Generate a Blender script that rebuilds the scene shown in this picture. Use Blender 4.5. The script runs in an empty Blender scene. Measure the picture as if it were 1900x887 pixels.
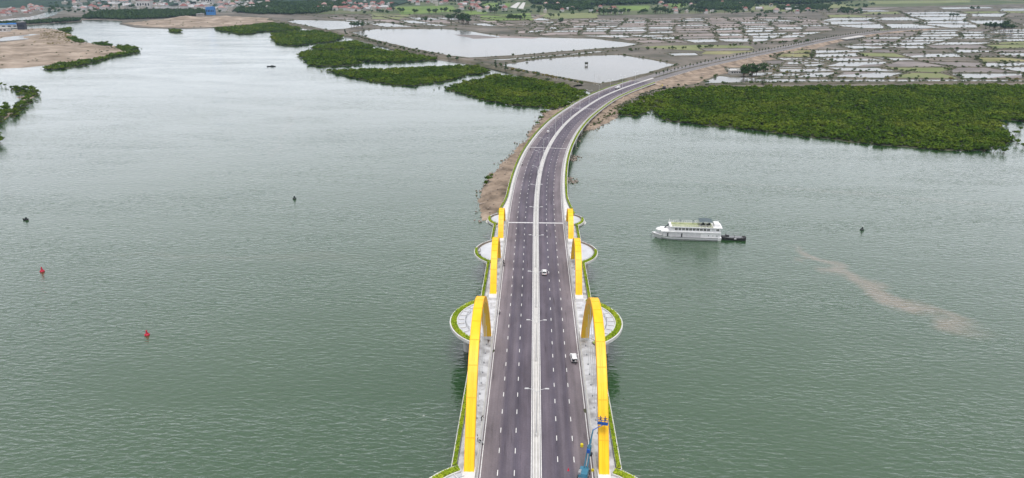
import bpy, bmesh, math, random
import numpy as np
from mathutils import Vector, Matrix
from mathutils.geometry import delaunay_2d_cdt
R = math.radians
random.seed(7); RNG = np.random.default_rng(11)
scene = bpy.context.scene
C = scene.collection

# ------------------------------------------------------------------ camera
FPX, PITCH, YAW, CAMX, CAMH = 1330.0, R(20.55), R(1.745), -1.4, 116.0
_h = Vector((-math.sin(YAW), math.cos(YAW), 0)); _r = Vector((math.cos(YAW), math.sin(YAW), 0))
_f = _h * math.cos(PITCH) + Vector((0, 0, -math.sin(PITCH)))
_u = _h * math.sin(PITCH) + Vector((0, 0, math.cos(PITCH)))
cam_d = bpy.data.cameras.new('camera'); cam = bpy.data.objects.new('camera', cam_d); C.objects.link(cam)
cam_d.sensor_width = 36; cam_d.sensor_fit = 'HORIZONTAL'; cam_d.lens = 36 * FPX / 1900
cam_d.clip_start = 1; cam_d.clip_end = 30000
m = Matrix.Identity(4)
for i in range(3):
    m[i][0] = _r[i]; m[i][1] = _u[i]; m[i][2] = -_f[i]
m.translation = Vector((CAMX, 0, CAMH)); cam.matrix_world = m
scene.camera = cam

# ------------------------------------------------------------------ light
SUN_EL, SUN_AZ = 78, 165     # azimuth clockwise from +Y
world = bpy.data.worlds.new('World'); scene.world = world; world.use_nodes = True
nt = world.node_tree; nt.nodes.clear()
sky = nt.nodes.new('ShaderNodeTexSky'); sky.sky_type = 'NISHITA'; sky.sun_disc = False
sky.sun_elevation = R(SUN_EL); sky.sun_rotation = R(SUN_AZ)
sky.air_density = 0.6; sky.dust_density = 1.6; sky.ozone_density = 1.0
hs = nt.nodes.new('ShaderNodeHueSaturation'); hs.inputs['Saturation'].default_value = 0.16
bg = nt.nodes.new('ShaderNodeBackground'); bg.inputs['Strength'].default_value = 0.136
wo = nt.nodes.new('ShaderNodeOutputWorld')
nt.links.new(sky.outputs[0], hs.inputs['Color']); nt.links.new(hs.outputs[0], bg.inputs['Color'])
nt.links.new(bg.outputs[0], wo.inputs['Surface'])
sd = bpy.data.lights.new('sun', 'SUN'); sd.energy = 1.1; sd.angle = R(30); sd.color = (1, 0.965, 0.92)
sun = bpy.data.objects.new('sun', sd); C.objects.link(sun); sun.location = (0, 0, 300)
_sd = Vector((math.sin(R(SUN_AZ)) * math.cos(R(SUN_EL)), math.cos(R(SUN_AZ)) * math.cos(R(SUN_EL)), math.sin(R(SUN_EL))))
sun.rotation_euler = _sd.to_track_quat('Z', 'Y').to_euler()
vs = scene.view_settings
vs.view_transform = 'Standard'; vs.look = 'None'; vs.exposure = 0.98; vs.gamma = 1.0; vs.use_curve_mapping = False

# ------------------------------------------------------------------ helpers
def at(px, py, z=0.0):
    """point of the place seen at a photograph pixel, at height z"""
    d = _f + _r * ((px - 950) / FPX) + _u * ((443.5 - py) / FPX)
    t = (z - CAMH) / d.z
    return Vector((CAMX + d.x * t, d.y * t, z))

def tag(o, label=None, cat=None, group=None, kind=None):
    if label: o['label'] = label
    if cat: o['category'] = cat
    if group: o['group'] = group
    if kind: o['kind'] = kind
    return o

MATS = {}
def mat(name, col, col2=None, rough=0.8, scale=0.5, detail=4, spec=0.3, metal=0.0, bump=0.0, bscale=None, attr=None, col3=None, lo=0.35, hi=0.65, coords='pos', mapscale=None, trans=0):
    M = bpy.data.materials.new(name); M.use_nodes = True
    t = M.node_tree; n = t.nodes; L = t.links
    b = n['Principled BSDF']; b.inputs['Roughness'].default_value = rough
    b.inputs['Specular IOR Level'].default_value = spec; b.inputs['Metallic'].default_value = metal
    if coords == 'pos':
        src = n.new('ShaderNodeNewGeometry').outputs['Position']
    else:
        src = n.new('ShaderNodeTexCoord').outputs['Object']
    if mapscale:
        mp = n.new('ShaderNodeMapping'); mp.inputs['Scale'].default_value = mapscale
        L.new(src, mp.inputs['Vector']); src = mp.outputs[0]
    c4 = lambda c: (*c, 1)
    if col2 is None:
        col2 = tuple(min(1, x * 1.15) for x in col)
    nz = n.new('ShaderNodeTexNoise'); nz.inputs['Scale'].default_value = scale; nz.inputs['Detail'].default_value = detail
    nz.inputs['Roughness'].default_value = 0.6
    L.new(src, nz.inputs['Vector'])
    cr = n.new('ShaderNodeValToRGB'); e = cr.color_ramp.elements
    e[0].position = lo; e[0].color = c4(col); e[1].position = hi; e[1].color = c4(col2)
    if col3:
        k = e.new((lo + hi) / 2); k.color = c4(col3)
    L.new(nz.outputs['Fac'], cr.inputs['Fac']); out = cr.outputs['Color']
    if attr:
        at_ = n.new('ShaderNodeAttribute'); at_.attribute_name = attr
        cr2 = n.new('ShaderNodeValToRGB'); e2 = cr2.color_ramp.elements
        e2[0].color = c4(col); e2[1].color = c4(col2)
        if col3:
            k = e2.new(.5); k.color = c4(col3)
        L.new(at_.outputs['Fac'], cr2.inputs['Fac'])
        mx = n.new('ShaderNodeMixRGB'); mx.inputs[0].default_value = 0.5
        L.new(out, mx.inputs[1]); L.new(cr2.outputs['Color'], mx.inputs[2]); out = mx.outputs[0]
    L.new(out, b.inputs['Base Color'])
    if bump:
        bn = n.new('ShaderNodeTexNoise'); bn.inputs['Scale'].default_value = bscale or scale * 4; bn.inputs['Detail'].default_value = 4
        L.new(src, bn.inputs['Vector'])
        bp = n.new('ShaderNodeBump'); bp.inputs['Strength'].default_value = 1; bp.inputs['Distance'].default_value = bump
        L.new(bn.outputs['Fac'], bp.inputs['Height']); L.new(bp.outputs[0], b.inputs['Normal'])
    if trans:
        b.inputs['Transmission Weight'].default_value = trans
    MATS[name] = M
    return M

class MB:
    def __init__(s): s.v = []; s.f = []
    def box(s, c, d, rz=0, taper=1.0, tx=None):
        x, y, z = c; a, b_, h = d[0] / 2, d[1] / 2, d[2] / 2; i = len(s.v); cs, sn = math.cos(rz), math.sin(rz)
        for zz, k in ((-h, 1), (h, taper)):
            for sx, sy in ((-1, -1), (1, -1), (1, 1), (-1, 1)):
                X, Y = sx * a * (tx if (tx is not None and zz > 0) else k), sy * b_ * k
                s.v.append((x + X * cs - Y * sn, y + X * sn + Y * cs, z + zz))
        s.f += [(i + 3, i + 2, i + 1, i), (i + 4, i + 5, i + 6, i + 7)]
        for k in range(4): s.f.append((i + k, i + (k + 1) % 4, i + 4 + (k + 1) % 4, i + 4 + k))
        return s
    def tube(s, pts, r, n=6, cap=True):
        pts = [Vector(p) for p in pts]; rr = r if isinstance(r, (list, tuple)) else [r] * len(pts); i0 = len(s.v)
        for k, p in enumerate(pts):
            t = (pts[min(k + 1, len(pts) - 1)] - pts[max(k - 1, 0)]).normalized()
            a = t.cross(Vector((0, 0, 1)))
            if a.length < .05: a = t.cross(Vector((1, 0, 0)))
            a.normalize(); b_ = t.cross(a)
            for j in range(n):
                q = p + (a * math.cos(2 * math.pi * j / n) + b_ * math.sin(2 * math.pi * j / n)) * rr[k]
                s.v.append(tuple(q))
        for k in range(len(pts) - 1):
            for j in range(n):
                A = i0 + k * n + j; B = i0 + k * n + (j + 1) % n
                s.f.append((A, A + n, B + n, B))
        if cap:
            s.f.append(tuple(i0 + j for j in range(n))); s.f.append(tuple(i0 + (len(pts) - 1) * n + n - 1 - j for j in range(n)))
        return s
    def lathe(s, prof, c=(0, 0, 0), n=12, axis='z'):
        i0 = len(s.v)
        for r, h in prof:
            for j in range(n):
                a = 2 * math.pi * j / n
                p = (r * math.cos(a), r * math.sin(a), h)
                if axis == 'y': p = (p[0], p[2], p[1])
                if axis == 'x': p = (p[2], p[0], p[1])
                s.v.append((c[0] + p[0], c[1] + p[1], c[2] + p[2]))
        for k in range(len(prof) - 1):
            for j in range(n):
                A = i0 + k * n + j; B = i0 + k * n + (j + 1) % n
                s.f.append((A, B, B + n, A + n))
        s.f.append(tuple(i0 + n - 1 - j for j in range(n))); s.f.append(tuple(i0 + (len(prof) - 1) * n + j for j in range(n)))
        return s
    def prism(s, poly, h0, h1, axis='z'):
        """extrude a 2-D outline; axis y: outline is (x,z), extruded along y"""
        i = len(s.v); n = len(poly)
        for h in (h0, h1):
            for a, b_ in poly:
                s.v.append((a, b_, h) if axis == 'z' else ((a, h, b_) if axis == 'y' else (h, a, b_)))
        for k in range(n): s.f.append((i + k, i + (k + 1) % n, i + n + (k + 1) % n, i + n + k))
        s.f.append(tuple(i + n - 1 - k for k in range(n))); s.f.append(tuple(i + n + k for k in range(n)))
        return s
    def loft(s, secs, cap=True, closed=True):
        i0 = len(s.v); n = len(secs[0])
        for sec in secs: s.v += [tuple(p) for p in sec]
        for k in range(len(secs) - 1):
            for j in range(n if closed else n - 1):
                A = i0 + k * n + j; B = i0 + k * n + (j + 1) % n
                s.f.append((A, B, B + n, A + n))
        if cap and closed:
            s.f.append(tuple(i0 + n - 1 - j for j in range(n))); s.f.append(tuple(i0 + (len(secs) - 1) * n + j for j in range(n)))
        return s
    def mesh(s, name, fix=True):
        me = bpy.data.meshes.new(name); me.from_pydata(s.v, [], s.f)
        if fix:
            bm = bmesh.new(); bm.from_mesh(me); bmesh.ops.recalc_face_normals(bm, faces=bm.faces); bm.to_mesh(me); bm.free()
        return me
    def build(s, name, M, parent=None, smooth=False, fix=True, local=False):
        return link(name, s.mesh(name, fix), M, parent, smooth, local)

def link(name, me, M, parent=None, smooth=False, local=False):
    if M is not None and len(me.materials) == 0: me.materials.append(MATS[M] if isinstance(M, str) else M)
    if smooth: me.polygons.foreach_set('use_smooth', [True] * len(me.polygons))
    o = bpy.data.objects.new(name, me); C.objects.link(o)
    if parent:
        o.parent = parent
        if not local:
            rt = parent
            while rt.parent: rt = rt.parent
            if rt is parent: o.matrix_parent_inverse = Matrix.Translation(-parent.location)
    return o

def empty(name, loc, rz=0):
    o = bpy.data.objects.new(name, None); C.objects.link(o); o.location = loc; o.rotation_euler = (0, 0, rz)
    o.empty_display_size = 0.5
    return o

def copy_tree(o, parent=None):
    c = o.copy(); C.objects.link(c); c.parent = parent
    if parent is not None: c.matrix_parent_inverse = o.matrix_parent_inverse.copy()
    for ch in list(o.children): copy_tree(ch, c)
    return c

def np_mesh(name, V, F, tint=None):
    """fast mesh from arrays; F is (n,3) or (n,4)"""
    me = bpy.data.meshes.new(name); k = F.shape[1]
    me.vertices.add(len(V)); me.vertices.foreach_set('co', V.astype(np.float32).ravel())
    me.loops.add(F.size); me.loops.foreach_set('vertex_index', F.astype(np.int32).ravel())
    me.polygons.add(len(F)); me.polygons.foreach_set('loop_start', np.arange(0, F.size, k, dtype=np.int32))
    try: me.polygons.foreach_set('loop_total', np.full(len(F), k, dtype=np.int32))
    except Exception: pass
    if tint is not None:
        a = me.attributes.new('tint', 'FLOAT', 'POINT'); a.data.foreach_set('value', tint.astype(np.float32))
    me.update(calc_edges=True); me.validate()
    return me

# ---- leaves
def leaf_cloud(lobes, per, q, rng, inner=0.62):
    """quads scattered through ellipsoid lobes ((x,y,z),(rx,ry,rz)); an inner rough core keeps the crown from being hollow"""
    V = []; F = []; n0 = 0
    oct_v = np.array([(1, 0, 0), (-1, 0, 0), (0, 1, 0), (0, -1, 0), (0, 0, 1), (0, 0, -1)], float)
    oct_f = [(0, 2, 4), (2, 1, 4), (1, 3, 4), (3, 0, 4), (2, 0, 5), (1, 2, 5), (3, 1, 5), (0, 3, 5)]
    for c, r in lobes:
        c = np.array(c); r = np.array(r)
        if inner > 0:
            v = oct_v * r * inner * rng.uniform(.8, 1.1, (6, 1)) + c
            V.append(v); F += [(a + n0, b + n0, d + n0, d + n0) for a, b, d in oct_f]; n0 += 6
        d = rng.normal(size=(per, 3)); d /= np.linalg.norm(d, axis=1, keepdims=True)
        d[:, 2] = np.where(d[:, 2] < -.35, -d[:, 2], d[:, 2])
        p = c + d * r * rng.uniform(.62, 1.05, (per, 1))
        nrm = d + rng.normal(scale=.55, size=(per, 3)); nrm /= np.linalg.norm(nrm, axis=1, keepdims=True)
        a = np.cross(nrm, rng.normal(size=(per, 3))); a /= np.linalg.norm(a, axis=1, keepdims=True)
        b = np.cross(nrm, a); sz = rng.uniform(.6, 1.3, (per, 1)) * q
        quad = np.stack([p - a * sz - b * sz * .6, p + a * sz * .9 - b * sz * .5, p + a * sz + b * sz * .7, p - a * sz * .8 + b * sz * .6], 1)
        V.append(quad.reshape(-1, 3)); F += [(n0 + 4 * i, n0 + 4 * i + 1, n0 + 4 * i + 2, n0 + 4 * i + 3) for i in range(per)]; n0 += per * 4
    return np.concatenate(V), np.array(F)

def poly_mesh(name, V, F, tint=None):
    """F quads where the last two indices may coincide (triangles)"""
    me = bpy.data.meshes.new(name)
    me.from_pydata([tuple(v) for v in V], [], [tuple(f[:3]) if f[2] == f[3] else tuple(f) for f in F])
    if tint is not None:
        a = me.attributes.new('tint', 'FLOAT', 'POINT'); a.data.foreach_set('value', tint.astype(np.float32))
    return me

def inside(P, poly):
    x, y = P[:, 0], P[:, 1]; r = np.zeros(len(P), bool); n = len(poly)
    for i in range(n):
        x1, y1 = poly[i][:2]; x2, y2 = poly[(i + 1) % n][:2]
        c = ((y1 > y) != (y2 > y)) & (x < (x2 - x1) * (y - y1) / ((y2 - y1) if y2 != y1 else 1e-9) + x1)
        r ^= c
    return r

def scatter_pts(poly, step, rng, z=0.2):
    xs = [p.x for p in poly]; ys = [p.y for p in poly]
    gx, gy = np.meshgrid(np.arange(min(xs), max(xs), step), np.arange(min(ys), max(ys), step))
    P = np.stack([gx.ravel(), gy.ravel(), np.full(gx.size, z)], 1); P[:, :2] += rng.uniform(-.5, .5, (len(P), 2)) * step
    return P[inside(P, poly)]

def densify(pts, step, amp, rng=RNG):
    out = []; n = len(pts)
    for i in range(n):
        a = Vector(pts[i]); b = Vector(pts[(i + 1) % n]); L = (b - a).length; k = max(1, min(60, int(L / step)))
        for j in range(k):
            p = a.lerp(b, j / k)
            if j or True: p = p + Vector((rng.normal() * amp, rng.normal() * amp, 0))
            out.append(p)
    return out

def shrink(pts, d):
    """offset a closed outline inwards by d (negative grows)"""
    n = len(pts); ar = sum(pts[i].x * pts[(i + 1) % n].y - pts[(i + 1) % n].x * pts[i].y for i in range(n)); sg = 1 if ar > 0 else -1
    out = []
    for i in range(n):
        t = (pts[(i + 1) % n] - pts[i - 1]); t.z = 0
        if t.length < 1e-6: out.append(pts[i].copy()); continue
        t.normalize(); out.append(pts[i] + Vector((-t.y, t.x, 0)) * d * sg)
    return out

def cdt(pts, extra=()):
    P2 = [Vector((p.x, p.y)) for p in pts]; n = len(P2); o_ = P2[0].copy()
    Q = [p - o_ for p in P2] + [Vector((p[0], p[1])) - o_ for p in extra]
    r_ = delaunay_2d_cdt(Q, [(i, (i + 1) % n) for i in range(n)], [], 1, 1e-4)
    return [(p.x + o_.x, p.y + o_.y) for p in r_[0]], r_[1], [tuple(f) for f in r_[2]]

def sheet(name, pts, z, M, skirt=0, sw=2.0, kind='structure', parent=None):
    """a flat piece of ground following an outline, with a sloping bank down to the water"""
    top = [Vector((p.x, p.y, z)) for p in pts]; n_in = len(top)
    vv, _, ff = cdt(top)
    v = [(p[0], p[1], z) for p in vv]; f = list(ff); nb_ = len(v)
    n = len(top)
    if skirt:
        lo = shrink(top, -sw); ar = sum(top[i].x * top[(i + 1) % n].y - top[(i + 1) % n].x * top[i].y for i in range(n))
        v += [(p.x, p.y, z) for p in top] + [(p.x, p.y, z - skirt) for p in lo]
        for i in range(n):
            q = (nb_ + i, nb_ + n + i, nb_ + n + (i + 1) % n, nb_ + (i + 1) % n); f.append(q if ar > 0 else q[::-1])
    me = bpy.data.meshes.new(name); me.from_pydata(v, [], f)
    o = link(name, me, M, parent)
    if kind: o['kind'] = kind
    return o

def px(pts, z=0): return [at(a, b, z) for a, b in pts]

# ------------------------------------------------------------------ materials
def water_mat(name, base, base2, wave=0.10, rough=0.12, ior=1.33, plume=False, coat=0):
    M = bpy.data.materials.new(name); M.use_nodes = True; t = M.node_tree; n = t.nodes; L = t.links
    b = n['Principled BSDF']; b.inputs['Roughness'].default_value = rough; b.inputs['IOR'].default_value = ior
    b.inputs['Coat Weight'].default_value = coat; b.inputs['Coat IOR'].default_value = ior; b.inputs['Coat Roughness'].default_value = rough
    g = n.new('ShaderNodeNewGeometry')
    big = n.new('ShaderNodeTexNoise'); big.inputs['Scale'].default_value = 0.006; big.inputs['Detail'].default_value = 3
    L.new(g.outputs['Position'], big.inputs['Vector'])
    mx = n.new('ShaderNodeMixRGB'); mx.inputs[1].default_value = (*base, 1); mx.inputs[2].default_value = (*base2, 1)
    mr = n.new('ShaderNodeMapRange'); mr.inputs[1].default_value = .35; mr.inputs[2].default_value = .65
    L.new(big.outputs['Fac'], mr.inputs[0]); L.new(mr.outputs[0], mx.inputs[0]); col = mx.outputs[0]
    if plume:
        # silt stirred up by the passing boat: a thin brown trail with soft uneven edges
        for (pa, pb, w, amt) in plume:
            mp = n.new('ShaderNodeVectorMath'); mp.operation = 'SUBTRACT'; mp.inputs[1].default_value = (pa.x, pa.y, 0)
            L.new(g.outputs['Position'], mp.inputs[0])
            dn = n.new('ShaderNodeTexNoise'); dn.inputs['Scale'].default_value = .05; dn.inputs['Detail'].default_value = 5
            L.new(g.outputs['Position'], dn.inputs['Vector'])
            d = (pb - pa); ln = d.length; d.normalize()
            al = n.new('ShaderNodeVectorMath'); al.operation = 'DOT_PRODUCT'; al.inputs[1].default_value = (d.x, d.y, 0); L.new(mp.outputs[0], al.inputs[0])
            ac = n.new('ShaderNodeVectorMath'); ac.operation = 'DOT_PRODUCT'; ac.inputs[1].default_value = (-d.y, d.x, 0); L.new(mp.outputs[0], ac.inputs[0])
            def mth(op, a, bb):
                q = n.new('ShaderNodeMath'); q.operation = op
                for i, k in enumerate((a, bb)):
                    if k is None: continue
                    if isinstance(k, (int, float)): q.inputs[i].default_value = k
                    else: L.new(k, q.inputs[i])
                return q.outputs[0]
            wob = mth('MULTIPLY', mth('SUBTRACT', dn.outputs['Fac'], .5), w * 4)
            acw = mth('ABSOLUTE', mth('ADD', ac.outputs['Value'], wob), None)
            wid = mth('ADD', mth('MULTIPLY', al.outputs['Value'], w / ln), w * .4)
            m1 = n.new('ShaderNodeMapRange'); m1.interpolation_type = 'SMOOTHSTEP'; m1.inputs[3].default_value = 1; m1.inputs[4].default_value = 0
            L.new(mth('DIVIDE', acw, mth('MAXIMUM', wid, .5)), m1.inputs[0])
            m2 = n.new('ShaderNodeMapRange'); m2.inputs[1].default_value = 0; m2.inputs[2].default_value = ln * .15; L.new(al.outputs['Value'], m2.inputs[0])
            m3 = n.new('ShaderNodeMapRange'); m3.inputs[1].default_value = ln; m3.inputs[2].default_value = ln * .85; L.new(al.outputs['Value'], m3.inputs[0])
            fac = mth('MULTIPLY', mth('MULTIPLY', m1.outputs[0], m2.outputs[0]), mth('MULTIPLY', m3.outputs[0], amt))
            fac = mth('MULTIPLY', fac, mth('ADD', dn.outputs['Fac'], .35))
            m4 = n.new('ShaderNodeMixRGB'); m4.inputs[2].default_value = (.26, .18, .125, 1)
            L.new(fac, m4.inputs[0]); L.new(col, m4.inputs[1]); col = m4.outputs[0]
    L.new(col, b.inputs['Base Color'])
    mp = n.new('ShaderNodeMapping'); mp.inputs['Rotation'].default_value = (0, 0, R(25)); mp.inputs['Scale'].default_value = (.55, 1.5, 1)
    L.new(g.outputs['Position'], mp.inputs['Vector'])
    n1 = n.new('ShaderNodeTexNoise'); n1.inputs['Scale'].default_value = .52; n1.inputs['Detail'].default_value = 3; n1.inputs['Roughness'].default_value = .48; n1.inputs['Distortion'].default_value = .5
    L.new(mp.outputs[0], n1.inputs['Vector'])
    n2 = n.new('ShaderNodeTexNoise'); n2.inputs['Scale'].default_value = .045; n2.inputs['Detail'].default_value = 3
    L.new(mp.outputs[0], n2.inputs['Vector'])
    # gusts: calmer and rougher patches
    gu = n.new('ShaderNodeTexNoise'); gu.inputs['Scale'].default_value = .014; gu.inputs['Detail'].default_value = 5; gu.inputs['Distortion'].default_value = 1.2; gq = n.new('ShaderNodeMapping'); gq.inputs['Rotation'].default_value = (0, 0, R(-35)); gq.inputs['Scale'].default_value = (.45, 1.6, 1); L.new(g.outputs['Position'], gq.inputs['Vector']); L.new(gq.outputs[0], gu.inputs['Vector'])
    gm = n.new('ShaderNodeMapRange'); gm.inputs[1].default_value = .35; gm.inputs[2].default_value = .65; gm.inputs[3].default_value = wave * .5; gm.inputs[4].default_value = wave * 1.25
    L.new(gu.outputs['Fac'], gm.inputs[0])
    # the open bay by the bridge is choppy, the sheltered upper reach lies calm
    sx_ = n.new('ShaderNodeSeparateXYZ'); L.new(g.outputs['Position'], sx_.inputs[0])
    ch = n.new('ShaderNodeMapRange'); ch.inputs[1].default_value = 150; ch.inputs[2].default_value = 620; ch.inputs[3].default_value = 1.15; ch.inputs[4].default_value = .46
    L.new(sx_.outputs[1], ch.inputs[0])
    gx_ = n.new('ShaderNodeMath'); gx_.operation = 'MULTIPLY'; L.new(gm.outputs[0], gx_.inputs[0]); L.new(ch.outputs[0], gx_.inputs[1]); gm = gx_
    ad = n.new('ShaderNodeMath'); ad.operation = 'ADD'; L.new(n1.outputs['Fac'], ad.inputs[0]); hf = n.new('ShaderNodeMath'); hf.operation = 'MULTIPLY'; hf.inputs[1].default_value = .8; L.new(n2.outputs['Fac'], hf.inputs[0]); L.new(hf.outputs[0], ad.inputs[1])
    bp = n.new('ShaderNodeBump'); bp.inputs['Strength'].default_value = 1
    L.new(gm.outputs[0], bp.inputs['Distance']); L.new(ad.outputs[0], bp.inputs['Height']); L.new(bp.outputs[0], b.inputs['Normal']); L.new(bp.outputs[0], b.inputs['Coat Normal'])
    MATS[name] = M
    return M

water_mat('water', (.017, .060, .016), (.030, .074, .026), wave=.31, rough=.08, ior=1.63, coat=1,
          plume=[(at(1455, 452), at(1838, 634), 8, .56), (at(1240, 330), at(1900, 386), 5, .12), (at(500, 300), at(560, 180), 5, .12), (at(150, 470), at(700, 480), 6, .08)])
water_mat('pond_water', (.13, .13, .12), (.17, .16, .15), wave=.05, rough=.12, ior=1.5)
mat('asphalt_far', (.16, .15, .155), (.20, .19, .19), rough=.95, scale=.05)
mat('concrete', (.42, .41, .395), (.55, .54, .52), rough=.85, scale=.35, detail=6)
mat('concrete_light', (.55, .54, .535), (.66, .65, .64), rough=.8, scale=.5, detail=6)
mat('paving', (.42, .43, .46), (.58, .59, .62), rough=.8, scale=.22, detail=7, lo=.3, hi=.7)
mat('paving_dusty', (.26, .25, .25), (.56, .56, .575), rough=.85, scale=.28, detail=8, lo=.34, hi=.56)
mat('paint_white', (.62, .62, .61), (.80, .80, .79), rough=.6, scale=1.2, detail=6)
mat('joint', (.55, .54, .55), (.68, .67, .68), rough=.7, scale=1)
mat('arch_yellow', (.76, .44, .006), (.92, .56, .007), rough=.45, scale=.18, detail=7, spec=.4, lo=.25, hi=.6, mapscale=(3, 1, .35))
mat('arch_shade_joint', (.80, .40, .012), (.84, .44, .015), rough=.5, scale=.3)  # shade of the arch sides put into the colour; also the joint bands
mat('steel_grey', (.30, .31, .33), (.40, .41, .43), rough=.45, metal=.4, scale=2)
mat('steel_light', (.60, .61, .62), (.70, .70, .71), rough=.4, metal=.2, scale=2)
mat('rail_dark', (.16, .17, .18), (.26, .27, .28), rough=.5, scale=2)
mat('hedge', (.15, .24, .015), (.42, .46, .04), rough=.85, scale=.6, attr='tint', col3=(.26, .36, .022), spec=.1)
mat('soil', (.10, .07, .045), (.17, .125, .08), rough=1, scale=.7, bump=.05)
mat('mangrove', (.026, .055, .006), (.140, .170, .022), rough=.9, scale=.022, attr='tint', col3=(.060, .108, .008), spec=.05, detail=6)
mat('mud_dark', (.035, .042, .022), (.075, .075, .045), rough=.9, scale=.08, spec=.2)
mat('bush_leaf', (.030, .058, .015), (.085, .115, .03), rough=.85, scale=.2, attr='tint', spec=.15)
mat('tree_leaf', (.022, .052, .018), (.060, .100, .030), rough=.85, scale=.05, attr='tint', spec=.15)
mat('dry_leaf', (.13, .115, .035), (.24, .20, .06), rough=.9, scale=.2, attr='tint', spec=.1)
mat('bark', (.09, .065, .045), (.16, .12, .09), rough=.95, scale=2)
mat('land', (.055, .056, .038), (.21, .180, .155), rough=.95, scale=.012, detail=9, col3=(.112, .102, .084), lo=.3, hi=.7)
mat('dyke_soil', (.050, .056, .030), (.15, .13, .10), rough=.95, scale=.05, detail=8, lo=.35, hi=.62)
mat('sand_brown', (.075, .058, .042), (.37, .29, .225), rough=.95, scale=.09, detail=9, col3=(.24, .185, .14), lo=.3, hi=.7, bump=.4, bscale=.25)
mat('sand_pale', (.15, .115, .08), (.38, .31, .25), rough=.95, scale=.025, detail=10, lo=.32, hi=.66, col3=(.25, .20, .155))
mat('dry_grass', (.13, .14, .055), (.27, .25, .13), rough=.95, scale=.03, detail=8)
mat('salt_mud', (.13, .115, .11), (.24, .21, .20), rough=.7, scale=.02, detail=6)
mat('pink_mud', (.20, .165, .155), (.30, .255, .24), rough=.7, scale=.02, detail=6)
mat('field_green', (.085, .145, .028), (.15, .215, .05), rough=.9, scale=.01, detail=5)
mat('field_dull', (.13, .16, .06), (.20, .21, .10), rough=.9, scale=.02, detail=6)
mat('village_ground', (.040, .066, .024), (.16, .15, .09), rough=.95, scale=.008, detail=10, col3=(.075, .10, .04), lo=.3, hi=.7)
mat('town_ground', (.07, .085, .06), (.22, .20, .18), rough=.95, scale=.01, detail=10, col3=(.14, .135, .115), lo=.3, hi=.7)
mat('hill_forest', (.012, .032, .022), (.030, .058, .034), rough=.95, scale=.012, detail=10, bump=6, bscale=.03)
mat('rock', (.20, .165, .14), (.36, .30, .26), rough=.9, scale=1.2, detail=6)
mat('roof_red', (.17, .075, .065), (.27, .12, .105), rough=.8, scale=.3)
mat('roof_pink', (.28, .18, .165), (.38, .25, .23), rough=.8, scale=.3)
mat('roof_grey', (.30, .30, .31), (.42, .42, .42), rough=.7, scale=.3)
mat('roof_blue', (.05, .20, .50), (.08, .26, .58), rough=.6, scale=.3)
mat('wall_cream', (.36, .33, .29), (.50, .46, .41), rough=.85, scale=.3)
mat('wall_white', (.45, .44, .43), (.60, .59, .58), rough=.85, scale=.3)
mat('white_paint', (.74, .74, .75), (.82, .82, .82), rough=.35, scale=1.5, coords='obj', spec=.5)
mat('ship_white', (.72, .72, .735), (.82, .82, .82), rough=.45, scale=.6, coords='obj')
mat('ship_shade_grey', (.50, .50, .52), (.60, .60, .62), rough=.6, scale=.6, coords='obj')  # grey for the gallery's painted shade, pale panes and the barge plate
mat('dark_glass', (.012, .014, .017), (.022, .024, .028), rough=.08, scale=1, coords='obj', spec=.6)
mat('black_rubber', (.018, .018, .018), (.03, .03, .03), rough=.85, scale=3, coords='obj')
mat('black_hull', (.018, .019, .022), (.045, .042, .04), rough=.6, scale=1.2, coords='obj')
mat('hull_stripe', (.030, .035, .05), (.05, .055, .07), rough=.5, scale=1.2, coords='obj')
mat('deck_green', (.20, .24, .12), (.36, .38, .22), rough=.8, scale=.6, coords='obj')
mat('canopy_grey', (.075, .10, .115), (.10, .13, .145), rough=.7, scale=.6, coords='obj')
mat('boom_teal', (.035, .15, .23), (.06, .20, .29), rough=.45, scale=1, coords='obj')
mat('boom_blue', (.012, .08, .34), (.02, .11, .42), rough=.45, scale=1, coords='obj')
mat('buoy_red', (.34, .012, .035), (.48, .025, .05), rough=.5, scale=1.5, coords='obj')
mat('buoy_dark', (.02, .028, .026), (.05, .06, .055), rough=.6, scale=1.5, coords='obj')
mat('safety_yellow', (.62, .52, .02), (.72, .60, .03), rough=.5, scale=1, coords='obj')
mat('safety_red', (.55, .02, .06), (.65, .04, .08), rough=.5, scale=1, coords='obj')
mat('lamp_red', (.40, .01, .01), (.5, .02, .02), rough=.3, scale=1, coords='obj')
mat('lamp_clear', (.65, .66, .68), (.75, .75, .76), rough=.15, scale=1, coords='obj')
mat('skin', (.36, .22, .15), (.42, .26, .18), rough=.6, scale=3, coords='obj')
mat('cloth_dark', (.02, .022, .03), (.04, .042, .05), rough=.9, scale=3, coords='obj')
mat('cloth_blue', (.03, .05, .14), (.05, .07, .18), rough=.9, scale=3, coords='obj')
mat('cloth_white', (.55, .55, .55), (.65, .65, .65), rough=.9, scale=3, coords='obj')
mat('cloth_red', (.36, .04, .05), (.45, .06, .07), rough=.9, scale=3, coords='obj')
mat('hair', (.012, .010, .009), (.02, .018, .016), rough=.7, scale=5, coords='obj')

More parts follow.
